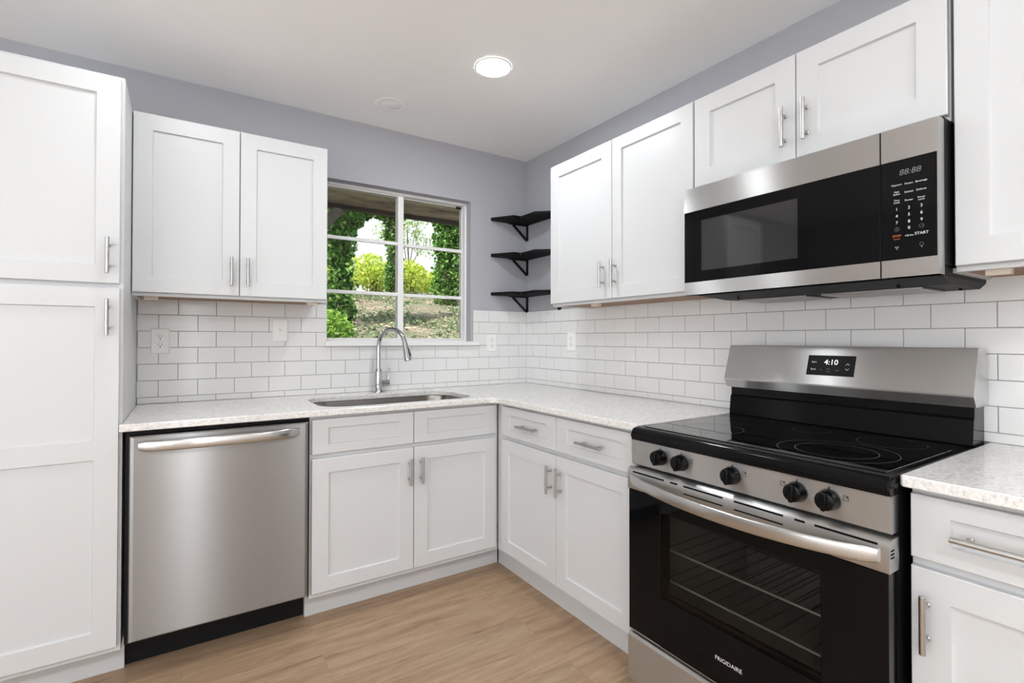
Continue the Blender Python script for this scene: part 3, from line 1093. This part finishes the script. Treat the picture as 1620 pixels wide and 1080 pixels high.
    for k in range(n + 1):
        s = k / n
        u = a0 + (a1 - a0) * s
        q = 2 * s - 1
        bow = 0.050 * (1 - q * q) ** 0.75 + 0.002
        hh = 0.0185
        sec = []
        for m_ in range(16):
            a = 2 * PI * m_ / 16
            sec.append((math.copysign(abs(math.cos(a)) ** 0.6, math.cos(a)) * 0.0060, math.copysign(abs(math.sin(a)) ** 0.75, math.sin(a)) * hh))
        loops.append([bm.verts.new(FT(u, 0.7385 - 0.012 * (1 - q * q) + p[1] * (1 if 0 < k < n else 0.85), bow + p[0])) for p in sec])
    for a, b in zip(loops[:-1], loops[1:]):
        for k in range(16):
            bm.faces.new((a[k], a[(k + 1) % 16], b[(k + 1) % 16], b[k]))
    bm.faces.new(loops[0]); bm.faces.new(loops[-1])
    finish('handle', bm, M['steelhandle'], dr, smooth=50)
    # storage drawer
    bm = NB()
    prof = [(-0.645, 0.050), (-0.690, 0.050), (-0.693, 0.054), (-0.693, 0.200), (-0.688, 0.210), (-0.676, 0.2135), (-0.645, 0.2135)]
    ext_y(bm, prof, yl + 0.003, yr - 0.003)
    finish('drawer', bm, M['steel'], t, smooth=12)
    for yy in (yl - 0.05, yr + 0.05):
        for xx in (-0.58, -0.10):
            bm = NB()
            cyl(bm, FW, xx, yy, 0.016, 0.0, 0.0295, 16, 0.002)
            finish('foot', bm, M['blackplastic'], t)
    # backguard
    bm = NB()
    prof = [(-0.020, 0.8955), (-0.105, 0.8955), (-0.118, 0.915), (-0.110, 0.985), (-0.104, 0.992), (-0.104, 1.022), (-0.020, 1.022)]
    ext_y(bm, prof, yl - 0.004, yr + 0.004)
    finish('backguard_base', bm, M['blackgloss'], t, smooth=30)
    bm = NB()
    prof = [(-0.0165, 0.9155), (-0.0165, 1.168), (-0.050, 1.185), (-0.080, 1.188), (-0.080, 1.0225), (-0.019, 1.0222), (-0.019, 0.9155)]
    bm2 = [(-0.0165, 1.0225), (-0.0165, 1.168), (-0.040, 1.186), (-0.094, 1.1905), (-0.098, 1.1885), (-0.141, 1.0580), (-0.1405, 1.0530), (-0.120, 1.0225)]
    ext_y(bm, bm2, yl + 0.004, yr - 0.004)
    bg = finish('backguard', bm, M['steel'], t)
    # display set in the sloping face
    p0, p1 = Vector((-0.098, 0, 1.1885)), Vector((-0.141, 0, 1.058))
    ax = (p0 - p1).normalized()
    nrm = Vector((-ax.z, 0, ax.x))
    if nrm.x > 0: nrm = -nrm
    mid = (p0 + p1) / 2
    FDsp = lambda u, v, w: mid + ax * v + nrm * w + Vector((0, u, 0))
    du0, du1, dv0, dv1 = -1.927, -2.078, -0.035, 0.037
    bm = NB()
    fbox(bm, FDsp, du0, du1, dv0, dv1, -0.001, 0.0016, 0.0006)
    dp = finish('display', bm, M['displayglass'], bg)
    bm = NB()
    text_bm(bm, '4:10', 0.026, FDsp, -2.004, 0.012, 0.0017, -1, 0.0002)
    finish('clock_digits', bm, M['digits'], dp)
    bm = NB()
    for s_, u, v, z_ in (('Bake', -1.949, 0.012, 0.0085), ('Broil', -1.949, -0.014, 0.0085), ('\u2303', -2.056, 0.006, 0.022), ('\u2304', -2.056, -0.010, 0.022)):
        if s_ in '\u2303\u2304':
            q = 1 if s_ == '\u2303' else -1
            for sg in (-1, 1):
                a, b = Vector((u, v + q * 0.003)), Vector((u + sg * 0.006, v - q * 0.002))
                bm.faces.new([bm.verts.new(FDsp(x_, y_, 0.0019)) for x_, y_ in ((a.x, a.y + 0.0008), (a.x, a.y - 0.0008), (b.x, b.y - 0.0008), (b.x, b.y + 0.0008))])
        else:
            text_bm(bm, s_, z_, FDsp, u, v, 0.0017, -1, 0.0002)
    finish('button_lettering', bm, M['letter'], dp)
    bm = NB()
    for s_, u, v in (('Set', -1.974, -0.015), ('Timer', -1.998, -0.012), ('Clock', -1.998, -0.021), ('Light', -2.026, -0.015)):
        text_bm(bm, s_, 0.006, FDsp, u, v, 0.0017, -1, 0.0002)
    finish('small_lettering', bm, M['letterdim'], dp)
kitchen_range()

# =================================================================== MICROWAVE
def microwave():
    yl, yr = -1.6165, -2.3830
    t = thing('microwave', 'stainless and black over-the-range microwave hung above the range', 'microwave', (-0.2, (yl + yr) / 2, 1.36))
    bm = NB()
    box(bm, -0.3595, -0.0075, yr, yl, 1.4085, 1.7850, 0.002)
    finish('body', bm, M['blackmatte'], t)
    F = FR(-0.360)
    w1 = 0.036
    z0, z1 = 1.380, 1.778
    gb0, gb1 = 1.4265, 1.6905
    ym = -2.2565
    # door
    bm = NB()
    fbox(bm, F, yl, ym + 0.0018, gb1, z1, 0.0004, w1)
    fbox(bm, F, yl, ym + 0.0018, z0, gb0, 0.0004, w1)
    fbox(bm, F, yl - .001, ym + 0.0022, gb0, gb1, 0.0004, 0.016)
    d = finish('door', bm, M['steel'], t)
    bm = NB()
    fbox(bm, F, yl - .0005, ym + 0.0015, gb0 + .0003, gb1 - .0003, 0.0165, w1 + 0.0005, 0.0012)
    g = finish('door_glass', bm, M['blackglass'], d)
    bm = NB()
    fbox(bm, F, -1.692, -2.036, 1.466, 1.651, w1 + 0.0006, w1 + 0.0010)
    m_win = mat('microwave_window_glass', (0.012, 0.012, 0.013), 0.05, bump=0.002, spec=0.9)
    finish('window', bm, m_win, g)
    bm = NB()
    fbox(bm, F, ym - 0.00175, ym + 0.00175, z0 + 0.001, z1 - 0.001, 0.0004, 0.0352)
    finish('seam_strip', bm, M['dark'], t)  # dark strip fills the gap so the seam reads black
    # control side
    bm = NB()
    fbox(bm, F, ym - 0.0018, yr, gb1, z1, 0.0004, w1)
    fbox(bm, F, ym - 0.0018, yr, z0, gb0, 0.0004, w1)
    fbox(bm, F, ym - 0.002, yr + .001, gb0, gb1, 0.0004, 0.016)
    fbox(bm, F, yr, yr + 0.004, gb0, gb1, 0.0004, w1 - 0.0005)
    c = finish('control_side', bm, M['steel'], t)
    bm = NB()
    fbox(bm, F, ym - 0.0016, yr + .0045, gb0 + .0003, gb1 - .0003, 0.0165, w1 + 0.0005, 0.0012)
    k = finish('keypad', bm, M['blackglass'], c)
    W = w1 + 0.0006
    bm = NB()
    cols = (-2.2935, -2.3205, -2.3470)
    for s, ci, z_, sz in (('Popcorn', 0, 1.625, .0068), ('Potato', 1, 1.624, .0068), ('Beverage', 2, 1.624, .0068),
                          ('Melt', 0, 1.606, .0062), ('Soften', 0, 1.600, .0062), ('Reheat', 1, 1.602, .0068), ('Defrost', 2, 1.602, .0068),
                          ('Time', 0, 1.584, .0062), ('Cook', 0, 1.578, .0062), ('Power', 1, 1.580, .0068), ('Power', 2, 1.582, .0062), ('Level', 2, 1.576, .0062),
                          ('1', 0, 1.560, .011), ('2', 1, 1.560, .011), ('3', 2, 1.560, .011), ('4', 0, 1.542, .011), ('5', 1, 1.542, .011), ('6', 2, 1.542, .011),
                          ('7', 0, 1.524, .011), ('8', 1, 1.524, .011), ('9', 2, 1.524, .011), ('0', 1, 1.507, .011),
                          ('+30 Sec', 1, 1.487, .0062), ('START', 2, 1.489, .0100)):
        text_bm(bm, s, sz, F, cols[ci], z_, W)
    finish('keypad_lettering', bm, M['letter'], k)
    bm = NB()
    text_bm(bm, 'STOP', .0080, F, cols[0], 1.489, W)
    text_bm(bm, 'Cancel', .0050, F, cols[0], 1.481, W)
    finish('stop_lettering', bm, M['letterorange'], k)
    bm = NB()
    text_bm(bm, '88:88', .0215, F, -2.3225, 1.655, W, shear=0.15)
    for ci, z_ in ((0, 1.507), (2, 1.508)):
        for a in range(20):
            a0, a1 = 2 * PI * a / 20, 2 * PI * (a + 1) / 20
            bm.faces.new([bm.verts.new(F(cols[ci] + r * math.cos(q), z_ + r * math.sin(q), W + .0003)) for r, q in ((.0055, a0), (.0055, a1), (.0048, a1), (.0048, a0))])
    fbox(bm, F, cols[0] - .0005, cols[0] + .0005, 1.5045, 1.5095, W, W + .0003)
    fbox(bm, F, cols[2] - .0030, cols[2] + .0005, 1.5075, 1.5085, W, W + .0003)
    # fan and lamp symbols
    for a in range(3):
        q = 2 * PI * a / 3 + 0.5
        pc = Vector((cols[0] + 0.003 * math.cos(q), 1.458 + 0.003 * math.sin(q)))
        bm.faces.new([bm.verts.new(F(pc.x + .0022 * math.cos(x_), pc.y + .0022 * math.sin(x_), W + .0003)) for x_ in [2 * PI * j / 8 for j in range(8)]])
    for a in range(20):
        a0, a1 = 2 * PI * a / 20, 2 * PI * (a + 1) / 20
        bm.faces.new([bm.verts.new(F(cols[2] + r * math.cos(q), 1.461 + r * math.sin(q), W + .0003)) for r, q in ((.0045, a0), (.0045, a1), (.0037, a1), (.0037, a0))])
    fbox(bm, F, cols[2] - .0018, cols[2] + .0018, 1.4525, 1.4555, W, W + .0003)
    finish('keypad_symbols', bm, M['letterdim'], k)
    # underside: sloped tray with filters
    bm = NB()
    rings(bm, FW, [(rect(-0.355, -0.0075, yr + 0.004, yl - 0.030), 1.4080), (rect(-0.352, -0.0075, yr + 0.006, yl - 0.032), 1.3790),
                   (rect(-0.255, -0.0075, yr + 0.020, yl - 0.075), 1.3640), (rect(-0.245, -0.020, yr + 0.040, yl - 0.090), 1.3660)])
    u = finish('hood_underside', bm, M['blackmatte'], t)
    for a, b in ((yl - 0.11, yl - 0.36), (yr + 0.36, yr + 0.09)):
        bm = NB()
        box(bm, -0.225, -0.045, min(a, b), max(a, b), 1.3580, 1.3655, 0.001)
        for q in range(8):
            xx = -0.215 + q * 0.021
            box(bm, xx, xx + 0.008, min(a, b) + 0.01, max(a, b) - 0.01, 1.3572, 1.3579)
        finish('grease_filter', bm, M['nickel'], u)
    for xx, yy in ((-0.30, yr + 0.12), (-0.06, yr + 0.05), (-0.30, yl - 0.16)):
        bm = NB()
        cyl(bm, FW, xx, yy, 0.004, 1.3600, 1.3690, 10)
        finish('screw', bm, M['dark'], u)
microwave()

# =================================================================== CORNER SHELVES
def shelf(label, z):
    t = thing('corner_shelf', label, 'shelf', (-0.08, -0.15, z))
    bm = NB()
    outer = [(-0.0006, -0.0006), (-0.292, -0.0006), (-0.300, -0.004), (-0.212, -0.150), (-0.150, -0.150), (-0.150, -0.330), (-0.140, -0.400), (-0.006, -0.440), (-0.0006, -0.435)]
    outer = [(-0.0006, -0.0006), (-0.288, -0.0006), (-0.292, -0.006), (-0.206, -0.150), (-0.158, -0.150), (-0.150, -0.158), (-0.150, -0.300), (-0.006, -0.430), (-0.0006, -0.425)]
    plate(bm, outer, [], z, z + 0.020, 0.0015)
    finish('board', bm, M['shelf'], t)
    for yy in (-0.010, -0.372):
        bm = NB()
        w = 0.011
        box(bm, -0.0045, -0.0006, yy - w, yy + w, z - 0.105, z - 0.0005, 0.0008)
        ln = 0.118 if yy > -0.1 else 0.060
        box(bm, -ln - 0.03 if yy > -0.1 else -ln, -0.0046, yy - w, yy + w, z - 0.0045, z - 0.0004, 0.0008)
        a, b = Vector((-0.0046, yy, z - 0.102)), Vector((-ln, yy, z - 0.0046))
        d = (b - a).normalized()
        n_ = Vector((-d.z, 0, d.x))
        Fx = lambda u, v, ww: a + d * u + n_ * v + Vector((0, ww, 0))
        fbox(bm, Fx, 0, (b - a).length, -0.002, 0.006, -w * 0.9, w * 0.9)
        finish('bracket', bm, M['blackmatte'], t)
    return t
shelf('black corner shelf, top of the three beside the window', 1.996)
shelf('black corner shelf, middle of the three beside the window', 1.757)
shelf('black corner shelf, lowest of the three, just above the tile', 1.502)

# =================================================================== OUTLETS
def outlet(label, F, u, v, kind='outlet'):
    t = thing('wall_outlet' if kind == 'outlet' else 'light_switch', label, 'outlet' if kind == 'outlet' else 'switch', F(u, v - 0.058, 0.007))
    bm = NB()
    w, h, w0 = 0.0365, 0.058, 0.0071
    rings(bm, F, [(rrect(u - w, u + w, v - h, v + h, 0.004, 3), w0), (rrect(u - w, u + w, v - h, v + h, 0.004, 3), w0 + 0.003),
                  (rrect(u - w + .003, u + w - .003, v - h + .003, v + h - .003, 0.003, 3), w0 + 0.0055)])
    finish('plate', bm, M['plastic'], t)
    if kind == 'outlet':
        for s in (-1, 1):
            cv = v + s * 0.0195
            bm = NB()
            pts = []
            for k in range(24):
                a = 2 * PI * k / 24
                pts.append((u + 0.0168 * math.cos(a), cv + max(-0.0135, min(0.0135, 0.0168 * math.sin(a)))))
            rings(bm, F, [(pts, w0 + 0.004), (pts, w0 + 0.0072)])
            rc = finish('receptacle', bm, M['plastic'], t)
            bm = NB()
            sg = -1 if F(1, 0, 0).x == F(0, 0, 0).x else 1
            fbox(bm, F, u - 0.0075, u - 0.0055, cv + 0.000, cv + 0.008, w0 + 0.0065, w0 + 0.0075)
            fbox(bm, F, u + 0.0055, u + 0.0075, cv + 0.000, cv + 0.008, w0 + 0.0065, w0 + 0.0075)
            cyl(bm, F, u, cv - 0.0065, 0.0028, w0 + 0.0065, w0 + 0.0075, 12)
            finish('slots', bm, M['dark'], rc)
        bm = NB()
        cyl(bm, F, u, v, 0.003, w0 + 0.005, w0 + 0.0066, 12)
        finish('screw', bm, M['nickel'], t)
    else:
        bm = NB()
        fbox(bm, F, u - 0.006, u + 0.006, v - 0.012, v + 0.012, w0 + 0.005, w0 + 0.0065, 0.0006)
        rings(bm, F, [(rect(u - 0.0045, u + 0.0045, v - 0.004, v + 0.011), w0 + 0.006), (rect(u - 0.0040, u + 0.0040, v + 0.004, v + 0.011), w0 + 0.015)])
        finish('toggle', bm, M['plastic'], t)
        for s in (-1, 1):
            bm = NB()
            cyl(bm, F, u, v + s * 0.031, 0.0028, w0 + 0.005, w0 + 0.0064, 12)
            finish('screw', bm, M['plastic'], t)
outlet('white double outlet on the tile beside the pantry, above the dishwasher', FB(0), -2.076, 1.203)
outlet('white toggle switch plate on the tile left of the window', FB(0), -1.566, 1.258, 'switch')
outlet('white double outlet on the tile between the window and the corner', FB(0), -0.285, 1.190)
outlet('white double outlet on the right-hand tile under the two-door cabinet', FR(0), -0.490, 1.200)

# =================================================================== CEILING FITTINGS
def can(label, x, y, strength, lit_group=None):
    t = thing('recessed_light', label, 'ceiling light', (x, y, CEIL - 0.012), lit_group)
    bm = NB()
    rings(bm, FW, [(circ(x, y, 0.084, 40), CEIL - 0.0005), (circ(x, y, 0.083, 40), CEIL - 0.004), (circ(x, y, 0.076, 40), CEIL - 0.006), (circ(x, y, 0.0745, 40), CEIL - 0.0015)], (False, False))
    finish('trim_ring', bm, M['ceiling'], t, smooth=40)
    bm = NB()
    rings(bm, FW, [(circ(x, y, 0.0738, 40), CEIL - 0.0006), (circ(x, y, 0.0738, 40), CEIL - 0.0065)], (False, True))
    finish('lens', bm, emit_mat('lit_lamp_lens', (0.925, 0.967, 1.0), strength), t)
can('lit round recessed ceiling light in front of the window', -0.822, -0.915, P['can_a'])
for x, y, k in ((-1.96, -0.95, 'can_b'), (-2.00, -2.35, 'can_mid_fill'), (-0.90, -2.35, 'can_mid_fill'), (-0.90, -3.75, 'can_rear_fill'), (-2.00, -3.75, 'can_rear_fill'), (-3.30, -3.75, 'can_rear_fill')):  # can_b matches steel highlights; mid and rear lamps are unseen, added for fill
    if P[k] > 0:
        can('lit unseen round recessed ceiling light over the rest of the kitchen', x, y, P[k], 'recessed lights over the rest of the kitchen')
def disc():
    x, y = -1.078, -0.307
    bm = NB()
    rings(bm, FW, [(circ(x, y, r, 40), CEIL - h) for r, h in ((0.086, 0.0005), (0.086, 0.0015), (0.083, 0.003), (0.066, 0.004), (0.063, 0.003), (0.045, 0.003), (0.043, 0.004), (0.0, 0.0045))][:-1], (False, True))
    o = finish('ceiling_cover', bm, M['ceiling'], smooth=35)
    tag(o, 'unlit round off-white ceiling disc close to the window wall', 'ceiling disc')
disc()

# =================================================================== OUTSIDE
def hill_z(x, y):
    s = np.clip((y - 1.4) / 7.6, 0, 1)
    z = 0.86 + 1.46 * (s ** 0.95) + np.clip(y - 9, 0, 30) * 0.015
    z = z + 0.05 * np.sin(x * 1.7 + y * 0.9) * np.clip(y - 1.5, 0, 1) + 0.03 * np.sin(x * 4.1 - y * 3.0) * np.clip(y - 1.5, 0, 1)
    return z

def ground():
    xs = np.linspace(-10, 26, 145)
    ys = np.linspace(0.2, 40, 161)
    X, Y = np.meshgrid(xs, ys)
    Z = hill_z(X, Y) + rng.normal(0, 0.012, X.shape)
    v = np.stack([X.ravel(), Y.ravel(), Z.ravel()], 1)
    nx, ny = len(xs), len(ys)
    i = (np.arange(ny - 1)[:, None] * nx + np.arange(nx - 1)[None, :]).ravel()
    f = np.stack([i, i + 1, i + nx + 1, i + nx], 1)
    me = bpy.data.meshes.new('ground')
    me.from_pydata(v.tolist(), [], f.tolist())
    me.materials.append(M['ground'])
    me.shade_smooth()
    o = link(bpy.data.objects.new('ground', me))
    o['kind'] = 'structure'
    o['label'] = 'sloping ground of soil and dry leaves with painted sun patches outside the window'
ground()

def leaves(name, centers, size, m, parent=None, origin=(0, 0, 0), up=0.0):
    n = len(centers)
    d = rng.normal(size=(n, 3)); d /= np.linalg.norm(d, axis=1)[:, None]
    e = rng.normal(size=(n, 3))
    e -= d * (e * d).sum(1)[:, None]
    e /= np.linalg.norm(e, axis=1)[:, None]
    if up:
        d[:, 2] *= (1 - up)
        e[:, 2] *= (1 - up)
    s = size * rng.uniform(0.6, 1.3, n)[:, None]
    c = centers - np.array(origin)
    nrm = np.cross(d, e)
    P = np.stack([c - d * s, c + e * s * 0.62 - nrm * s * 0.18 - d * s * 0.15, c + d * s, c - e * s * 0.62 - nrm * s * 0.18 - d * s * 0.15], 1).reshape(-1, 3)
    me = bpy.data.meshes.new(name)
    me.vertices.add(n * 4)
    me.vertices.foreach_set('co', P.astype(np.float32).ravel())
    me.loops.add(n * 4)
    me.loops.foreach_set('vertex_index', np.arange(n * 4, dtype=np.int32))
    me.polygons.add(n)
    me.polygons.foreach_set('loop_start', np.arange(n, dtype=np.int32) * 4)
    me.update(calc_edges=True)
    me.materials.append(m)
    o = link(bpy.data.objects.new(name, me))
    if parent is not None:
        o.parent = parent
        o.location = Vector(origin) - WL[parent.name]
    else:
        o.location = origin
    return o

def blob(n, c, r, hollow=0.55):
    d = rng.normal(size=(n, 3)); d /= np.linalg.norm(d, axis=1)[:, None]
    q = rng.uniform(hollow ** 3, 1, n) ** (1 / 3)
    return np.array(c) + d * q[:, None] * np.array(r)

def tree(label, x, y, h, rt, ivy_r, n, size, m, crowns, lean=(0, 0), base_flare=1.4):
    z = float(hill_z(np.array(x), np.array(y))) - 0.05
    t = thing('ivy_tree', label, 'tree', (x, y, z))
    bm = NB()
    pts, rad = [], []
    for k in range(13):
        s = k / 12
        pts.append((x + lean[0] * s + 0.04 * math.sin(5 * s + x), y + lean[1] * s, z + h * s))
        rad.append(rt * (1.35 - 0.35 * min(1, s * 6)) * (1 - 0.35 * s))
    tube(bm, pts, rad, 14)
    for cx, cy, cz, r in crowns[:3]:
        tube(bm, [(x + lean[0] * .75, y + lean[1] * .75, z + h * 0.75), (x + lean[0] * .75 + cx * 0.5, y + cy * 0.5, z + h * 0.75 + (cz - h * 0.75) * 0.6), (x + cx, y + cy, z + cz)], [rt * 0.4, rt * 0.25, rt * 0.1], 8)
    finish('trunk', bm, M['bark'], t, smooth=60)
    a = rng.uniform(0, 2 * PI, n)
    s = rng.uniform(0, 1, n)
    rr = ivy_r * (0.92 + 0.30 * np.sin(9 * s + 3 * np.sin(a) + x) + 0.22 * np.sin(23 * s + 2 * a)) * rng.uniform(0.65, 1.15, n)
    rr *= np.where(s < 0.12, base_flare - (base_flare - 1) * s / 0.12, 1)
    c = np.stack([x + lean[0] * s + rr * np.cos(a), y + lean[1] * s + rr * np.sin(a), z + h * s], 1)
    # looser sprays hanging off the column
    k = 70
    ca, cs = rng.uniform(0, 2 * PI, k), rng.uniform(0.05, 1, k)
    cc = np.stack([x + lean[0] * cs + ivy_r * 1.15 * np.cos(ca), y + lean[1] * cs + ivy_r * 1.15 * np.sin(ca), z + h * cs], 1)
    sp = np.repeat(cc, n // 180, 0)
    c = np.concatenate([c, sp + rng.normal(0, ivy_r * 0.28, sp.shape) * np.array([1, 1, 1.5])])
    leaves('ivy', c, size, m, t, (x, y, z))
    cr = [blob(int(k[4]), (x + k[0], y + k[1], z + k[2]), (k[3], k[3], k[3] * 0.7)) for k in [tuple(q) + (n * 0.35,) for q in crowns]]
    if cr:
        leaves('crown', np.concatenate(cr), size, m, t, (x, y, z))
    return t

tree('ivy-covered tree nearest the window, at the left edge of its panes', -0.19, 4.3, 3.6, 0.07, 0.145, 6000, 0.042, M['ivy'],
     [(0.12, 0.0, 1.55, 0.22), (0.32, 0.05, 1.70, 0.17), (-0.35, 0.0, 2.0, 0.45)], base_flare=1.3)
tree('slender ivy-covered tree seen just left of the window mullion', 2.32, 9.1, 4.6, 0.10, 0.165, 4200, 0.050, M['ivy'],
     [(-0.25, 0, 2.05, 0.30), (0.1, 0, 2.3, 0.35)], base_flare=1.1)
tree('ivy-covered tree seen through the right side of the window', 2.92, 7.4, 4.2, 0.13, 0.225, 5200, 0.048, M['ivy'],
     [(-0.02, 0, 1.30, 0.26), (0.22, 0, 1.60, 0.34), (0.05, 0, 1.95, 0.36)], lean=(0.12, 0), base_flare=1.05)

def ivy_mound():
    n = 3000
    c = blob(n, (-0.62, 3.0, 1.12), (0.30, 0.35, 0.42), 0.5)
    o = leaves('ivy_shrub', c, 0.036, M['ivybright'], None, (-0.62, 3.0, 0.8))
    tag(o, 'bright green ivy mound on the slope, lower left in the window', 'shrub')
ivy_mound()

for k, (bx, by, rx, rz) in enumerate(((1.35, 10.6, 0.50, 0.55), (2.35, 10.9, 0.50, 0.62), (3.35, 10.7, 0.50, 0.58), (4.35, 10.9, 0.50, 0.52), (5.42, 10.7, 0.50, 0.60), (6.50, 10.9, 0.50, 0.55), (1.9, 12.2, 0.55, 0.75), (3.05, 12.3, 0.56, 0.62), (4.2, 12.2, 0.55, 0.66), (5.35, 12.3, 0.56, 0.7), (6.5, 12.2, 0.55, 0.7))):
    gz = float(hill_z(np.array(bx), np.array(by)))
    t = thing('bush', 'sunlit yellow-green bush in the row at the top of the slope outside', 'bush', (bx, by, gz), 'bushes along the top of the slope')
    c = blob(1500, (bx, by, gz + rz * 1.0), (rx, 0.5, rz * 0.9), 0.3)
    low = c[:, 2] < gz + rz * 0.55
    c = c[~(low & (rng.uniform(0, 1, len(c)) < 0.6))]
    leaves('foliage', c, 0.048, M['bushleaf'], t, (bx, by, gz))
    bm = NB()
    for q in range(16):
        a, l = rng.uniform(0, 2 * PI), rng.uniform(0.3, 0.8)
        e = (bx + rx * l * math.cos(a), by + 0.4 * l * math.sin(a), gz + rz * rng.uniform(0.8, 1.6))
        tube(bm, [(bx + 0.1 * math.cos(a), by + 0.1 * math.sin(a), gz - 0.05), ((bx + e[0]) / 2 + 0.05, (by + e[1]) / 2, gz + (e[2] - gz) * 0.45), e], [0.014, 0.010, 0.004], 6)
    finish('branches', bm, M['bark'], t)

def far_tree():
    x, y = 5.6, 16.5
    z = float(hill_z(np.array(x), np.array(y)))
    t = thing('tree', 'haze-pale thin-leaved tree far behind the bushes, right of the window mullion', 'tree', (x, y, z))
    bm = NB()
    tube(bm, [(x, y, z), (x + .05, y, z + 1.5), (x - .05, y, z + 3.4)], [0.05, 0.04, 0.02], 10)
    for dx, dz in ((-0.8, 3.0), (0.7, 2.8), (-0.4, 3.9), (0.5, 4.0)):
        tube(bm, [(x, y, z + 1.4), (x + dx * 0.5, y, z + 1.4 + (dz - 1.4) * 0.6), (x + dx, y, z + dz)], [0.025, 0.016, 0.008], 8)
    finish('trunk', bm, M['bark'], t, smooth=60)
    c = np.concatenate([blob(260, (x + dx, y, z + dz), (0.75, 0.6, 0.55), 0.2) for dx, dz in ((-0.8, 3.0), (0.7, 2.8), (-0.3, 3.9), (0.5, 4.0), (0, 3.3))])
    leaves('crown', c, 0.065, M['paleleaf'], t, (x, y, z))
far_tree()

def ground_cover():
    n = 60000
    x = rng.uniform(-2.5, 7, n)
    y = rng.uniform(1.6, 10.5, n)
    k = np.sin(x * 2.1 + 1.3 * np.sin(y * 1.4)) + np.sin(y * 2.7 + 1.1 * x) + 0.8 * np.sin(x * 5.3 - y * 3.1)
    keep = k + rng.normal(0, 0.9, n) > 0.3
    x, y = x[keep], y[keep]
    c = np.stack([x, y, hill_z(x, y) + rng.uniform(0.005, 0.07, len(x))], 1)
    o = leaves('ground_cover', c, 0.030, M['groundleaf'], None, (0, 3, 1.0), up=0.3)
    o['kind'] = 'stuff'
    tag(o, 'low green ground cover creeping over the slope outside', 'ground cover')
ground_cover()

def porch():
    t = thing('porch_roof', 'weathered brown wooden porch roof edge seen at the top of the window', 'roof', (0, 1.0, 2.4))
    bm = NB()
    k = 0
    y = 0.162
    while y < 1.83:
        box(bm, -4.0, 5.0, y, y + 0.136, 2.625, 2.647, 0.001)
        y += 0.140
    finish('roof_boards', bm, M['porch'], t)
    bm = NB()
    box(bm, -4.0, 5.0, 1.815, 1.855, 2.4365, 2.6245, 0.004)
    finish('fascia_board', bm, M['fascia'], t)
    bm = NB()
    box(bm, -4.0, 5.0, 1.800, 1.870, 2.400, 2.436, 0.004)
    finish('beam', bm, M['beam'], t)
    bm = NB()
    a, b = Vector((-1.12, 1.825, 2.06)), Vector((-0.80, 1.825, 2.399))
    d = (b - a).normalized()
    n_ = Vector((-d.z, 0, d.x))
    fbox(bm, lambda u, v, w: a + d * u + n_ * v + Vector((0, w, 0)), 0, (b - a).length, -0.045, 0.045, -0.02, 0.02)
    finish('brace', bm, M['brace'], t)
    bm = NB()
    box(bm, -1.25, -1.155, 1.78, 1.87, 0.80, 2.3995, 0.003)
    finish('post', bm, M['brace'], t)
porch()
